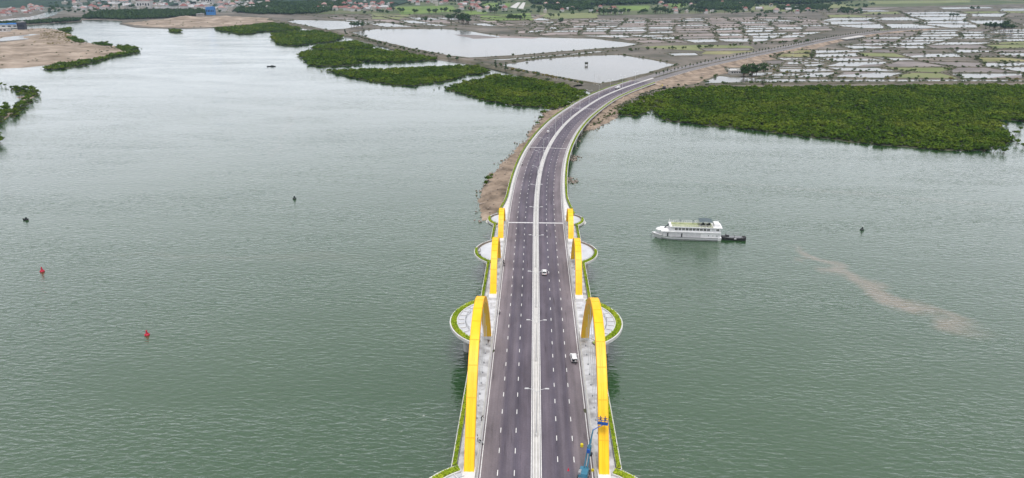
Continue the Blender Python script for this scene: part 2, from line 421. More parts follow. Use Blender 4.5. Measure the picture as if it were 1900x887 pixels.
# asphalt: worn wheel tracks along the lanes, pale dusty shoulders, tar patches
M = bpy.data.materials.new('asphalt'); M.use_nodes = True; t = M.node_tree; n = t.nodes; L = t.links; b = n['Principled BSDF']
b.inputs['Roughness'].default_value = .9; b.inputs['Specular IOR Level'].default_value = .25
uv = n.new('ShaderNodeUVMap'); sep = n.new('ShaderNodeSeparateXYZ'); L.new(uv.outputs[0], sep.inputs[0])
ab = n.new('ShaderNodeMath'); ab.operation = 'ABSOLUTE'; L.new(sep.outputs[0], ab.inputs[0])
mp = n.new('ShaderNodeMapping'); mp.inputs['Scale'].default_value = (.75, .018, 1); L.new(uv.outputs[0], mp.inputs[0])
st = n.new('ShaderNodeTexNoise'); st.inputs['Scale'].default_value = 1; st.inputs['Detail'].default_value = 6; st.inputs['Roughness'].default_value = .65; L.new(mp.outputs[0], st.inputs[0])
mp2 = n.new('ShaderNodeMapping'); mp2.inputs['Scale'].default_value = (.12, .05, 1); L.new(uv.outputs[0], mp2.inputs[0])
bl = n.new('ShaderNodeTexNoise'); bl.inputs['Scale'].default_value = 1; bl.inputs['Detail'].default_value = 7; bl.inputs['Roughness'].default_value = .62; L.new(mp2.outputs[0], bl.inputs[0])
cr = n.new('ShaderNodeValToRGB'); e = cr.color_ramp.elements
mr = n.new('ShaderNodeMapRange'); mr.inputs[1].default_value = 0; mr.inputs[2].default_value = 13; L.new(ab.outputs[0], mr.inputs[0])
e[0].position = .1; e[0].color = (0.095, 0.083, 0.104, 1); e[1].position = 1.0; e[1].color = (0.191, 0.163, 0.175, 1)
for p_, c_ in ((.22, (0.116, 0.099, 0.122)), (.36, (0.086, 0.076, 0.099)), (.48, (0.121, 0.105, 0.126)), (.60, (0.093, 0.081, 0.104)), (.69, (0.153, 0.131, 0.146)), (.85, (0.174, 0.149, 0.162))):
    k = e.new(p_); k.color = (*c_, 1)
L.new(mr.outputs[0], cr.inputs[0])
def amul(colsock, noise, lo, hi, a, bb):
    r_ = n.new('ShaderNodeMapRange'); r_.inputs[1].default_value = lo; r_.inputs[2].default_value = hi; r_.inputs[3].default_value = a; r_.inputs[4].default_value = bb
    L.new(noise.outputs['Fac'], r_.inputs[0])
    x = n.new('ShaderNodeMixRGB'); x.blend_type = 'MULTIPLY'; x.inputs[0].default_value = 1
    L.new(colsock, x.inputs[1]); L.new(r_.outputs[0], x.inputs[2]); return x.outputs[0]
o_ = amul(cr.outputs[0], st, .3, .7, .76, 1.22); o_ = amul(o_, bl, .3, .7, .74, 1.24)
fn = n.new('ShaderNodeTexNoise'); fn.inputs['Scale'].default_value = 2.2; fn.inputs['Detail'].default_value = 6; L.new(uv.outputs[0], fn.inputs[0])
o_ = amul(o_, fn, .3, .7, .92, 1.08)
# skid and tar marks
mp3 = n.new('ShaderNodeMapping'); mp3.inputs['Scale'].default_value = (.9, .06, 1); mp3.inputs['Location'].default_value = (13, 4, 0); L.new(uv.outputs[0], mp3.inputs[0])
tk = n.new('ShaderNodeTexNoise'); tk.inputs['Scale'].default_value = 1; tk.inputs['Detail'].default_value = 2; L.new(mp3.outputs[0], tk.inputs[0])
o_ = amul(o_, tk, .64, .74, 1.0, .62)
L.new(o_, b.inputs['Base Color']); MATS['asphalt'] = M

# ------------------------------------------------------------------ water and land
def rect(x0, y0, x1, y1): return [Vector((x0, y0, 0)), Vector((x1, y0, 0)), Vector((x1, y1, 0)), Vector((x0, y1, 0))]
sheet('water', rect(-9000, -1500, 9000, 14000), 0.0, 'water')

main = px([(-700, 60), (-300, 56), (0, 47.5), (60, 46), (110, 42), (150, 40), (153, 37), (175, 36.5), (228, 38.5), (223, 45), (250, 51), (330, 54), (400, 52), (430, 54),
           (500, 41), (530, 46), (560, 53), (600, 59), (645, 69), (737, 93.5), (812, 110), (870, 119), (925, 131), (1000, 148.5), (1090, 169),
           (1120, 192), (1165, 199), (1205, 194), (1232, 178), (1300, 163), (1500, 161.5), (1700, 160), (1900, 159), (2300, 158), (3400, 150)])
main = [p for i in range(len(main) - 1) for p in densify([main[i], main[i + 1]], 40, 1.2)[:max(1, min(60, int((main[i + 1] - main[i]).length / 40)))]] + [main[-1], Vector((9000, 14000, 0)), Vector((-9000, 14000, 0))]
sheet('terrain', main, 0.8, 'land', skirt=2.0, sw=3)

# barren headland on the far left bank
head = densify(px([(-300, 134), (0, 127), (60, 124), (110, 118), (160, 110), (200, 103.5), (225, 98.5), (243, 94), (215, 88), (177, 83), (142, 74), (126, 63), (115, 56), (80, 52), (40, 55), (-20, 59), (-300, 66)]), 18, 1.2)
def lumpy(name, outline, z, amp, step, M_, humps=(), seed=1):
    rg = np.random.default_rng(seed); low = shrink(outline, -4); ex = scatter_pts(outline, step, rg); vv, _, ff = cdt(low, ex[:, :2]); B = np.array([(p.x, p.y) for p in outline]); out = []
    ins = inside(np.array(vv), outline)
    for (x, y), k in zip(vv, ins):
        d = np.hypot(B[:, 0] - x, B[:, 1] - y).min(); h = z + rg.normal() * amp * min(1, d / 8) + .8 * (1 - math.exp(-d / 20))
        for (c, r_, hh) in humps: h += hh * math.exp(-((x - c.x) ** 2 + (y - c.y) ** 2) / (r_ * r_))
        out.append((x, y, h if k else -1.0))
    me = bpy.data.meshes.new(name); me.from_pydata(out, [], ff); o_ = link(name, me, M_); o_['kind'] = 'structure'; return o_
lumpy('headland', head, .5, .5, 8, 'sand_pale', [(at(98, 70), 34, 8), (at(85, 78), 40, 4), (at(30, 96), 60, 2), (at(150, 92), 40, 2.5)], 2)
hg = densify(px([(60, 82), (75, 74), (90, 62), (105, 58), (120, 66), (138, 77), (120, 82), (90, 84)]), 10, 2.5)
hg2 = densify(px([(0, 73), (60, 66), (85, 66), (60, 74), (20, 78), (0, 79)]), 10, 2)
sheet('pond', hg2, 2.6, 'pond_water', skirt=1.5, sw=3)
0 and sheet('track', densify(px([(-60, 112), (0, 108), (60, 104), (110, 101), (112, 103), (60, 107), (0, 112), (-60, 117)]), 15, .7), 1.07, 'sand_pale')
spit = densify(px([(226, 44), (262, 39), (330, 34), (420, 30), (500, 34), (520, 40), (480, 46), (400, 51), (330, 53), (255, 50)]), 18, 2)
lumpy('sand_flat', spit, .9, .5, 14, 'sand_pale', [(at(345, 36), 30, 7), (at(420, 38), 40, 4)], 3)

# sand and rubble causeway beside and under the bridge
bank = densify(px([(889, 408), (893, 385), (897, 350), (912, 325), (930, 306), (955, 282), (975, 262), (988, 243), (1002, 222), (1013, 207), (1050, 200), (1098, 176), (1190, 155), (1222, 160),
                   (1205, 172), (1180, 182), (1160, 192), (1150, 202), (1152, 208), (1140, 218), (1120, 230), (1102, 241), (1080, 243), (1062, 262), (1050, 285), (1010, 330), (985, 372), (950, 404), (920, 409)]), 5, .9)
def bank_mesh():
    # a lumpy heap: outline at the waterline, heights rising inland with bumps and gullies
    low = shrink(bank, -2.5); ex = scatter_pts(bank, 3.2, np.random.default_rng(31))
    vv, _, ff = cdt(low, ex[:, :2]); B = np.array([(p.x, p.y) for p in bank]); out = []
    for (x, y) in vv:
        d = np.hypot(B[:, 0] - x, B[:, 1] - y).min(); ins = inside(np.array([[x, y]]), bank)[0]
        out.append((x, y, -.8 if not ins else .2 + 1.5 * (1 - math.exp(-d / 5)) + RNG.normal() * .38 * min(1, d / 3)))
    me = bpy.data.meshes.new('sand_bank'); me.from_pydata(out, [], ff)
    return me
o = link('sand_bank', bank_mesh(), 'sand_brown'); o['kind'] = 'structure'
# boulders on its shore
rk = []
for k in range(3):
    bm = bmesh.new(); bmesh.ops.create_icosphere(bm, subdivisions=1, radius=1)
    for v_ in bm.verts: v_.co *= random.uniform(.65, 1.2); v_.co.z *= .7
    me = bpy.data.meshes.new('boulder'); bm.to_mesh(me); bm.free(); rk.append(me)
nb = 0
for i in range(0, len(bank), 2):
    p = bank[i]
    if not (at(1013, 207).y < p.y < 1e9) and p.x < 20 or p.x > 25:
        o = link('boulder', rk[nb % 3], 'rock'); o.location = (p.x + RNG.normal() * 1.2, p.y + RNG.normal() * 1.2, .35)
        k = RNG.uniform(.5, 1.5); o.scale = (k, k, k); o.rotation_euler = (0, 0, RNG.uniform(0, 6))
        tag(o, 'brown boulder on the sandy shore beside the curving bridge', 'rock', 'boulders along the causeway shore'); nb += 1
        if nb > 70: break

def bake_rocks(name, P, S, rng, M_):
    V0 = [np.array([v.co[:] for v in m_.vertices]) for m_ in rk]; F0 = [np.array([p_.vertices[:] for p_ in m_.polygons]) for m_ in rk]; Vs = []; Fs = []; n0 = 0
    for i in range(len(P)):
        k = i % 3; a_ = rng.uniform(0, 6.28); c, s2 = math.cos(a_), math.sin(a_); V = V0[k] * S[i]
        Vs.append(np.stack([V[:, 0] * c - V[:, 1] * s2 + P[i, 0], V[:, 0] * s2 + V[:, 1] * c + P[i, 1], V[:, 2] + P[i, 2]], 1)); Fs.append(F0[k] + n0); n0 += len(V)
    return link(name, np_mesh(name, np.concatenate(Vs), np.concatenate(Fs)), M_)
rgr = np.random.default_rng(41); ep = []
for i in range(len(bank)):
    for k in range(5): ep.append((bank[i].x + rgr.normal() * 2.0, bank[i].y + rgr.normal() * 2.0, rgr.uniform(0, .5)))
ip = scatter_pts(bank, 5, rgr, 1.5); ip = ip[rgr.uniform(size=len(ip)) < .4]
for (x_, y_) in ((1058, 333), (1060, 338), (1064, 292), (1063, 297), (1068, 262)):
    c_ = at(x_, y_); ep += [(c_.x + rgr.normal() * 1.6, c_.y + rgr.normal() * 2.2, rgr.uniform(0, .4)) for _ in range(40)]
tag(bake_rocks('rubble', np.concatenate([np.array(ep), ip]), rgr.uniform(.2, .75, len(ep) + len(ip)), rgr, 'rock'), 'loose brown rubble strewn along the causeway shore', 'rubble', kind='stuff')
# ---- mangroves
MANG = {
 'right': [(1146, 212), (1175, 217), (1198, 212), (1206, 204), (1213, 205), (1222, 215), (1245, 226), (1300, 231), (1350, 237), (1400, 241), (1440, 247), (1500, 255), (1560, 263), (1620, 269), (1700, 275), (1780, 280),
           (1830, 278), (1862, 272), (1885, 262), (1866, 249), (1853, 236), (1858, 223), (1900, 226), (2000, 240), (2200, 262), (2300, 158), (1900, 160), (1800, 160), (1700, 160), (1600, 162), (1500, 163), (1400, 164), (1330, 164), (1292, 166), (1252, 168), (1225, 172), (1200, 182), (1170, 194)],
 'a': [(504, 70), (510, 62), (542, 60.5), (587, 58), (620, 64), (638, 71), (620, 77), (610, 78.5), (579, 82), (540, 86), (516, 83)],
 'a2': [(577, 89.5), (592, 86.5), (615, 83), (650, 77.5), (692, 86), (692, 91), (600, 92), (580, 91)],
 'b': [(556, 102), (567, 97.5), (600, 96), (690, 94), (737, 98), (806, 109.5), (808, 112), (763, 115.5), (710, 116.5), (662, 114.5), (672, 119), (655, 121.5), (605, 124.5), (579, 122), (562, 111)],
 'c': [(604, 132.5), (650, 131.5), (760, 128), (820, 124.5), (880, 124), (900, 131), (906, 134.5), (892, 138), (866, 139), (850, 145), (830, 151), (790, 157), (760, 160), (720, 157), (670, 148), (630, 139)],
 'd': [(826, 165), (848, 158), (862, 152), (884, 151), (900, 146), (922, 140), (960, 145), (1000, 150), (1040, 159), (1086, 171), (1092, 177), (1070, 189), (1045, 197), (1030, 203), (1000, 200), (950, 196), (900, 186), (860, 176), (835, 168)],
 'e': [(398, 53), (430, 52), (500, 43), (530, 47), (560, 55), (530, 57.5), (480, 60), (430, 61), (405, 57)],
 'strip': [(79, 128), (100, 122), (150, 116), (200, 106), (230, 100), (250, 95), (258, 98), (240, 101.5), (215, 105), (190, 112), (160, 121), (120, 128), (95, 130)],
 'ring1': [(20, 163), (45, 165), (62, 170), (74, 176), (66, 178.5), (45, 173.5), (22, 168)], 'ring2': [(63, 186), (53, 184.5), (35, 199), (16, 217), (27, 219), (45, 202)], 'ring3': [(18, 198), (10, 200), (0, 214), (-14, 234), (4, 229), (15, 209)],
 'islet1': [(313, 56), (325, 55.5), (338, 59), (328, 61), (318, 59.5)], 'islet2': [(430, 61), (455, 59.5), (478, 62), (460, 64), (440, 63.5)],
 'tipA': [(172, 82), (190, 81), (209, 84), (205, 86), (185, 85)], 'tipB': [(215, 88), (235, 87), (258, 91), (240, 95), (228, 96)], 'tipC': [(118, 66), (128, 63), (140, 73), (158, 79), (150, 81), (134, 76)],
 'headtop': [(108, 55), (130, 53), (134, 56), (122, 60), (112, 58)],
}
MLAB = {'ring1': 'curved mangrove belt round the upper side of the small left inlet', 'ring2': 'slanting mangrove belt on the outer side of the small left inlet', 'ring3': 'mangrove belt on the inner mud of the small left inlet', 'right': 'broad dense green mangrove thicket beside the curving bridge, right up to the dyked ponds', 'a': 'mangrove thicket at the far river end of the long straight dyke',
 'a2': 'narrow mangrove tongue along the inlet below the long dyke', 'b': 'mangrove thicket between the long dyke and a narrow tidal creek', 'c': 'lens-shaped mangrove thicket between the tidal creek and open water',
 'd': 'mangrove thicket touching the bridge curve on the wide river side', 'e': 'low far mangrove fringe below the sandy flat', 'strip': 'narrow mangrove strip along the barren headland shore',
 'ring1': [(20, 163), (45, 165), (62, 170), (74, 176), (66, 178.5), (45, 173.5), (22, 168)], 'ring2': [(63, 186), (53, 184.5), (35, 199), (16, 217), (27, 219), (45, 202)], 'ring3': [(18, 198), (10, 200), (0, 214), (-14, 234), (4, 229), (15, 209)],
 'islet1': 'tiny mangrove islet off the sandy flat, egg shaped', 'islet2': 'long thin mangrove islet off the low mangrove fringe', 'tipA': 'small mangrove clump on the upper shore of the barren headland',
 'tipB': 'mangrove clump on the very tip of the barren headland', 'tipC': 'mangrove clump climbing the inner shore of the headland', 'headtop': 'small mangrove clump at the narrow top of the headland'}
def bush_templates(nv, per, q, rng):
    out = []
    for i in range(nv):
        k = rng.integers(2, 4); lobes = []
        for j in range(k):
            a = rng.uniform(0, 6.28); d = rng.uniform(.2, .55)
            lobes.append(((d * math.cos(a), d * math.sin(a), rng.uniform(.45, .75)), tuple(rng.uniform(.5, .8, 2)) + (rng.uniform(.42, .62),)))
        V, F = leaf_cloud(lobes, per // k, q, rng, inner=.75)
        # triangles as degenerate-free quads: split quads instead
        T = []
        for f_ in F:
            T.append(f_[:3])
            if f_[2] != f_[3]: T.append((f_[0], f_[2], f_[3]))
        out.append((V, np.array(T)))
    return out
BT = bush_templates(8, 42, .17, np.random.default_rng(3))
def bake_bushes(name, P, S, rng, M='mangrove', hz=1.0, tl=(0.15, .85)):
    Vs = []; Fs = []; Ts = []; n0 = 0
    which = rng.integers(0, len(BT), len(P)); rot = rng.uniform(0, 6.283, len(P)); tin = np.clip(.5 + .22 * np.sin(P[:, 0] * .05 + 1.7 * np.sin(P[:, 1] * .031)) * np.sin(P[:, 1] * .043 + P[:, 0] * .012) + rng.normal(scale=.2, size=len(P)), 0, 1)
    for k, (V, F) in enumerate(BT):
        idx = np.where(which == k)[0]
        if len(idx) == 0: continue
        c = np.cos(rot[idx])[:, None]; s_ = np.sin(rot[idx])[:, None]; sc = S[idx][:, None]
        X = (V[None, :, 0] * c - V[None, :, 1] * s_) * sc + P[idx, 0:1]
        Y = (V[None, :, 0] * s_ + V[None, :, 1] * c) * sc + P[idx, 1:2]
        Z = V[None, :, 2] * sc * hz + P[idx, 2:3]
        Vs.append(np.stack([X, Y, Z], 2).reshape(-1, 3))
        Fs.append((F[None] + (np.arange(len(idx)) * len(V))[:, None, None] + n0).reshape(-1, 3)); n0 += len(idx) * len(V)
        Ts.append(np.repeat(tin[idx], len(V)) + rng.uniform(-.12, .12, len(idx) * len(V)))
    me = np_mesh(name, np.concatenate(Vs), np.concatenate(Fs), np.concatenate(Ts))
    return link(name, me, M)
rngm = np.random.default_rng(5)
for key, pl in MANG.items():
    poly = densify(px(pl), 7, 2.0 if key in ('right', 'c', 'd', 'b', 'a') else 1.2, rngm)
    mp_ = shrink(poly, 1.0)
    sheet('mud_flat', mp_, 0.22 if key not in ('strip', 'tipA', 'tipB', 'tipC', 'headtop') else .3, 'mud_dark', skirt=.8, sw=1)
    step = 3.5 if key in ('right', 'c', 'd') else (2.6 if 'ring' in key else 4.4)
    P = scatter_pts(poly, step, rngm)
    if key == 'right':     # small clearings
        for (cx, cy, rr) in ((1225, 192, 5), (1228, 203, 4), (1215, 200, 4), (1500, 210, 3)):
            q = at(cx, cy); P = P[np.hypot(P[:, 0] - q.x, P[:, 1] - q.y) > rr]
    if 'ring' in key: P = P[rngm.uniform(size=len(P)) < .42]
    S = step * np.clip(np.exp(rngm.normal(-.28, .30, len(P))), .36, 1.45)
    ed_ = []     # ragged fringe of small outliers in the shallows
    for i in range(len(poly)):
        if rngm.uniform() < .8:
            q = shrink(poly, -abs(rngm.normal()) * 3.0 - .5)[i] if i % 6 == 0 else poly[i] + Vector((rngm.normal() * 2.6, rngm.normal() * 2.6, 0)); ed_.append((q.x, q.y, 0.0))
    P = np.concatenate([P, np.array(ed_)]); S = np.concatenate([S, rngm.uniform(.7, 1.7, len(ed_))])
    o = bake_bushes('mangrove_thicket', P, S, rngm, hz=.72)
    tag(o, MLAB[key], 'mangroves', kind='stuff')

# ------------------------------------------------------------------ ponds, dykes, fields
def ridge_into(mb, pts, w, h, z, closed=False):
    n_ = len(pts); i0 = len(mb.v)
    for i in range(n_):
        a = pts[i - 1] if (i > 0 or closed) else pts[i]; b_ = pts[(i + 1) % n_] if (i < n_ - 1 or closed) else pts[i]
        t_ = (b_ - a); t_.z = 0; t_.normalize(); nn = Vector((-t_.y, t_.x, 0)); hh = h * RNG.uniform(.75, 1.2)
        for o_, dz in ((-.5, -.3), (-.28, hh), (.28, hh), (.5, -.3)):
            q = pts[i] + nn * (o_ * w * RNG.uniform(.85, 1.15)); mb.v.append((q.x, q.y, z + dz))
    for i in range(n_ if closed else n_ - 1):
        j = (i + 1) % n_
        for k in range(3): mb.f.append((i0 + i * 4 + k, i0 + j * 4 + k, i0 + j * 4 + k + 1, i0 + i * 4 + k + 1))

def resample(pts, step, closed=False, amp=0):
    out = []; n_ = len(pts)
    for i in range(n_ if closed else n_ - 1):
        a, b_ = pts[i], pts[(i + 1) % n_]; k = max(1, int((b_ - a).length / step))
        for j in range(k): out.append(a.lerp(b_, j / k) + Vector((RNG.normal() * amp, RNG.normal() * amp, 0)))
    if not closed: out.append(pts[-1].copy())
    return out

Z0 = 0.8
def pond(pl, M='pond_water', z=0.98, amp=1.2, step=14, name='pond'):
    return sheet(name, densify(px(pl), step, amp), z, M)
BIG = [[(532, 41), (548, 37.5), (620, 39), (705, 42), (670, 49), (640, 54.5), (612, 57)],
       [(652, 61), (700, 54.5), (820, 54.5), (870, 58), (895, 63), (930, 68), (1000, 70), (1100, 72.5), (1188, 83), (1150, 89), (1050, 96), (950, 104.5), (870, 108.5), (838, 105), (760, 90), (690, 73)],
       [(928, 122), (1000, 111), (1100, 104), (1150, 103), (1200, 110.5), (1252, 121), (1200, 137), (1140, 152), (1112, 157), (1088, 153), (1010, 139)],
       [(885, 113), (960, 109), (1060, 101), (1108, 96), (1140, 95), (1100, 99.5), (1000, 108), (930, 113.5)]]
BIGL = []
for pl in BIG: pond(pl)
pond([(918, 65), (960, 67), (1010, 70), (985, 72.5), (930, 71)], 'pink_mud', 1.06, 2)
pond([(840, 65), (880, 66), (933, 71), (880, 73), (860, 69)], 'salt_mud', 1.05, 2)
mbd = MB()
for pl, w in ((BIG[1], 7), (BIG[2], 7), (BIG[0], 6), (BIG[3], 5)):
    ridge_into(mbd, resample(shrink(px(pl), -4), 10, True, .6), w, .9, Z0, True)
# the long river dyke
ridge_into(mbd, resample(px([(500, 37), (560, 49), (610, 58), (655, 68.5), (737, 91), (820, 108), (880, 117), (930, 128.5), (1000, 145), (1050, 156), (1072, 160.5)], Z0), 12, amp=.5), 14, 2.2, Z0)
ridge_into(mbd, resample(px([(1250, 164), (1350, 157), (1500, 155.5), (1700, 154), (1900, 153), (2300, 152)], Z0), 12, amp=.5), 8, 1.5, Z0)
# manual ponds by the road
for pl, M_ in (([(1300, 158), (1335, 142), (1365, 145), (1500, 149), (1760, 149), (1900, 150), (2200, 150), (2200, 152.5), (1500, 153), (1360, 155)], 'pond_water'),
           ([(1385, 137), (1440, 135), (1490, 139), (1470, 143), (1395, 142)], 'pond_water'), ([(1350, 128), (1395, 128), (1398, 133), (1352, 134)], 'pond_water'),
           ([(1237, 100), (1290, 99), (1298, 104), (1250, 105)], 'pond_water'), ([(1300, 91.5), (1395, 91), (1390, 95), (1310, 96)], 'salt_mud'),
           ([(1420, 115), (1500, 112), (1530, 118), (1470, 121), (1425, 120)], 'salt_mud'), ([(1425, 122), (1480, 122), (1510, 128), (1440, 128)], 'pond_water')):
    pond(pl, M_)
    ridge_into(mbd, resample(shrink(px(pl), -3), 12, True, .5), 5, .8, Z0, True)
sheet('field', densify(px([(1180, 88), (1300, 84), (1390, 86), (1400, 92), (1330, 97), (1260, 93)]), 14, 2), .90, 'field_dull')
sheet('field', densify(px([(1310, 95), (1370, 90), (1400, 96), (1350, 102), (1300, 101)]), 14, 2), .915, 'dry_grass')
sheet('sand_apron', densify(px([(1190, 170), (1195, 152), (1260, 137), (1340, 119), (1440, 97), (1500, 84), (1540, 78), (1560, 78), (1500, 95), (1430, 113), (1380, 127), (1340, 140), (1300, 155), (1250, 163)]), 10, 1.5), .93, 'sand_brown')

def pond_grid(cs, nu, nv, p_water, p_mud, mats, gap, seed, zoff=0, jit=.3):
    """dyked ponds laid out in a skewed grid; cs = the four corners as seen (top left, top right, bottom right, bottom left)"""
    rg = np.random.default_rng(seed); a, b_, c, d = px(cs)
    G = {}
    for j in range(nv + 1):
        off = rg.uniform(-.3, .3) / nu
        for i in range(nu + 1):
            u = i / nu + rg.uniform(-jit, jit) / nu + off * .6; v = j / nv + rg.uniform(-jit, jit) * .6 / nv
            G[i, j] = (a.lerp(b_, u)).lerp(d.lerp(c, u), v)
    for j in range(nv):
        for i in range(nu):
            q = [G[i, j], G[i + 1, j], G[i + 1, j + 1], G[i, j + 1]]; r_ = rg.uniform()
            cen = sum(q, Vector()) / 4; depth = min((q[0] - q[3]).length, (q[1] - q[2]).length, (q[0] - q[1]).length)
            g_ = min(gap, depth * .25)
            inn = [p_ + (cen - p_).normalized() * g_ * 1.5 for p_ in q]
            if r_ < p_water: M_ = 'pond_water'
            elif r_ < p_water + p_mud: M_ = mats[int(rg.integers(len(mats)))]
            else: M_ = None
            if M_:
                sheet('pond' if M_ == 'pond_water' else 'mud_pan', densify(inn, depth / 3, depth * .02 + .3, rg), .98 + zoff + rg.uniform(0, .03), M_)
                if rg.uniform() < .3 and M_ == 'pond_water':    # a silted corner
                    k = int(rg.integers(4)); tri = [inn[k], inn[k].lerp(inn[(k + 1) % 4], rg.uniform(.3, .7)), cen.lerp(inn[k], .3), inn[k].lerp(inn[k - 1], rg.uniform(.3, .7))]
                    sheet('mud_bar', densify(tri, depth / 4, depth * .03, rg), 1.04 + zoff, mats[0])
            ridge_into(mbd, resample(q, 9, True, .8), gap * 1.3, 1.0, Z0, True)
pond_grid([(1440, 94), (1980, 92), (2260, 148), (1420, 147)], 7, 6, .60, .32, ['salt_mud', 'salt_mud', 'field_dull', 'dry_grass'], 3.6, 21)
pond_grid([(1640, 56), (2050, 54), (2080, 90), (1560, 92)], 6, 7, .52, .35, ['salt_mud', 'field_dull'], 3.8, 22)
pond_grid([(1470, 16), (2000, 12), (2050, 52), (1580, 54)], 6, 7, .42, .3, ['salt_mud', 'field_dull', 'land'], 8.0, 23)
pond_grid([(1060, 36), (1500, 32), (1560, 58), (1000, 67)], 9, 8, .33, .62, ['pink_mud', 'pink_mud', 'salt_mud'], 4.0, 24)
pond_grid([(1100, 67), (1530, 60), (1470, 77), (1200, 82)], 6, 3, .6, .3, ['pink_mud', 'salt_mud'], 4.5, 25)
pond_grid([(560, 27), (980, 30), (1060, 50), (720, 51)], 8, 4, .35, .5, ['salt_mud', 'pink_mud', 'land'], 6, 26)
pond_grid([(930, 46), (1080, 38), (1010, 64), (960, 64)], 3, 4, .5, .4, ['salt_mud', 'pink_mud'], 5, 27)
_V = np.array(mbd.v); rgv = np.random.default_rng(71)
o = mbd.build('earth_banks', 'dyke_soil', fix=True); o['kind'] = 'structure'
for pl, M_ in (([(733, 13), (838, 11), (850, 22), (745, 28)], 'field_green'), ([(890, 30), (985, 25), (992, 38), (900, 40)], 'field_green'), ([(1146, 12), (1205, 11), (1204, 19), (1150, 21)], 'field_green'),
               ([(1242, 7), (1276, 7), (1272, 14), (1245, 15)], 'field_green'), ([(1000, 26), (1110, 24), (1105, 34), (1010, 36)], 'field_dull'), ([(690, 25), (760, 29), (740, 37), (690, 36)], 'field_dull'),
               ([(890, 6), (946, 6), (946, 13), (900, 14)], 'field_green'), ([(1060, 3), (1120, 2), (1110, 8), (1070, 9)], 'field_dull'), ([(860, 22), (900, 20), (905, 26), (870, 28)], 'field_green'),
               ([(1380, 12), (1560, 8), (1600, 16), (1400, 19)], 'field_dull'), ([(1610, 3), (1800, 1), (1800, 5), (1620, 8)], 'field_dull'), ([(1450, 17), (1520, 18), (1500, 22), (1440, 22)], 'field_dull')):
    sheet('field', densify(px(pl), 40, 3), 1.0 + .02 * RNG.uniform(), M_)
sheet('field', densify(px([(470, 26), (560, 27), (690, 26), (860, 29), (1000, 27), (1130, 29), (1290, 26), (1420, 22), (1600, 14), (1900, 8), (2300, 4), (2300, -12), (400, -12), (430, 10)]), 40, 4), .93, 'village_ground')
sheet('field', densify(px([(100, 27), (160, 24), (400, 24), (470, 26), (430, 10), (400, -12), (-300, -12), (-300, 26), (0, 26), (70, 20)]), 40, 4), .92, 'town_ground')
# two broad pale streets of the new housing plot, and the side river beyond the headland
sheet('track', px([(946, 14), (960, 5), (966, 5), (958, 16)]), 1.03, 'concrete'); sheet('track', px([(961, 16), (970, 5), (975, 5), (971, 17)]), 1.03, 'concrete')
sheet('track', densify(px([(985, 36), (1010, 27), (1014, 27), (993, 37)]), 40, 1), 1.08, 'sand_pale')
pond([(-300, 52), (-60, 43), (0, 38.5), (54, 32), (90, 23), (112, 17.5), (122, 18), (108, 23), (98, 31), (60, 37), (0, 41.5), (-60, 46), (-300, 58)], 'water', 1.02, 4, 50, name='river_arm')

# ------------------------------------------------------------------ hills behind the town
def hill(name, pts, H, seed, label=None):
    """rolling wooded ground over an outline given by a row of seen points and its depth"""
    rg = np.random.default_rng(seed)
    x0, x1, y0, y1 = pts; nx, ny = 70, 34; X = np.linspace(x0, x1, nx); Y = np.linspace(y0, y1, ny)
    gx, gy = np.meshgrid(X, Y); z = np.zeros_like(gx)
    for k in range(26):
        cx, cy, s_ = rg.uniform(x0, x1), rg.uniform(y0 + (y1 - y0) * .3, y1), rg.uniform(.05, .16) * (x1 - x0)
        z += rg.uniform(.25, 1) * np.exp(-(((gx - cx) / s_) ** 2 + ((gy - cy) / (s_ * .8)) ** 2))
    u = (gx - x0) / (x1 - x0); v = (gy - y0) / (y1 - y0)
    z = z / z.max() * H * np.clip(np.minimum(u, 1 - u) * 6, 0, 1) * np.clip(v * 5, 0, 1) + 6 * np.clip(v * 8, 0, 1)
    z += rg.normal(size=z.shape) * H * .012 - 2
    V = np.stack([gx.ravel(), gy.ravel(), z.ravel()], 1); F = []
    for j in range(ny - 1):
        for i in range(nx - 1): F.append((j * nx + i, j * nx + i + 1, (j + 1) * nx + i + 1, (j + 1) * nx + i))
    o = link(name, np_mesh(name, V, np.array(F)), 'hill_forest', smooth=True); o['kind'] = 'structure'
    return o
hill('hill', (-3400, -1250, 2330, 4300), 150, 4)
hill('hill', (-1150, -480, 2350, 3600), 70, 9)
hill('hill', (-500, 3500, 3500, 5200), 130, 12)
hill('hill', (-1900, -900, 3600, 5200), 170, 15)

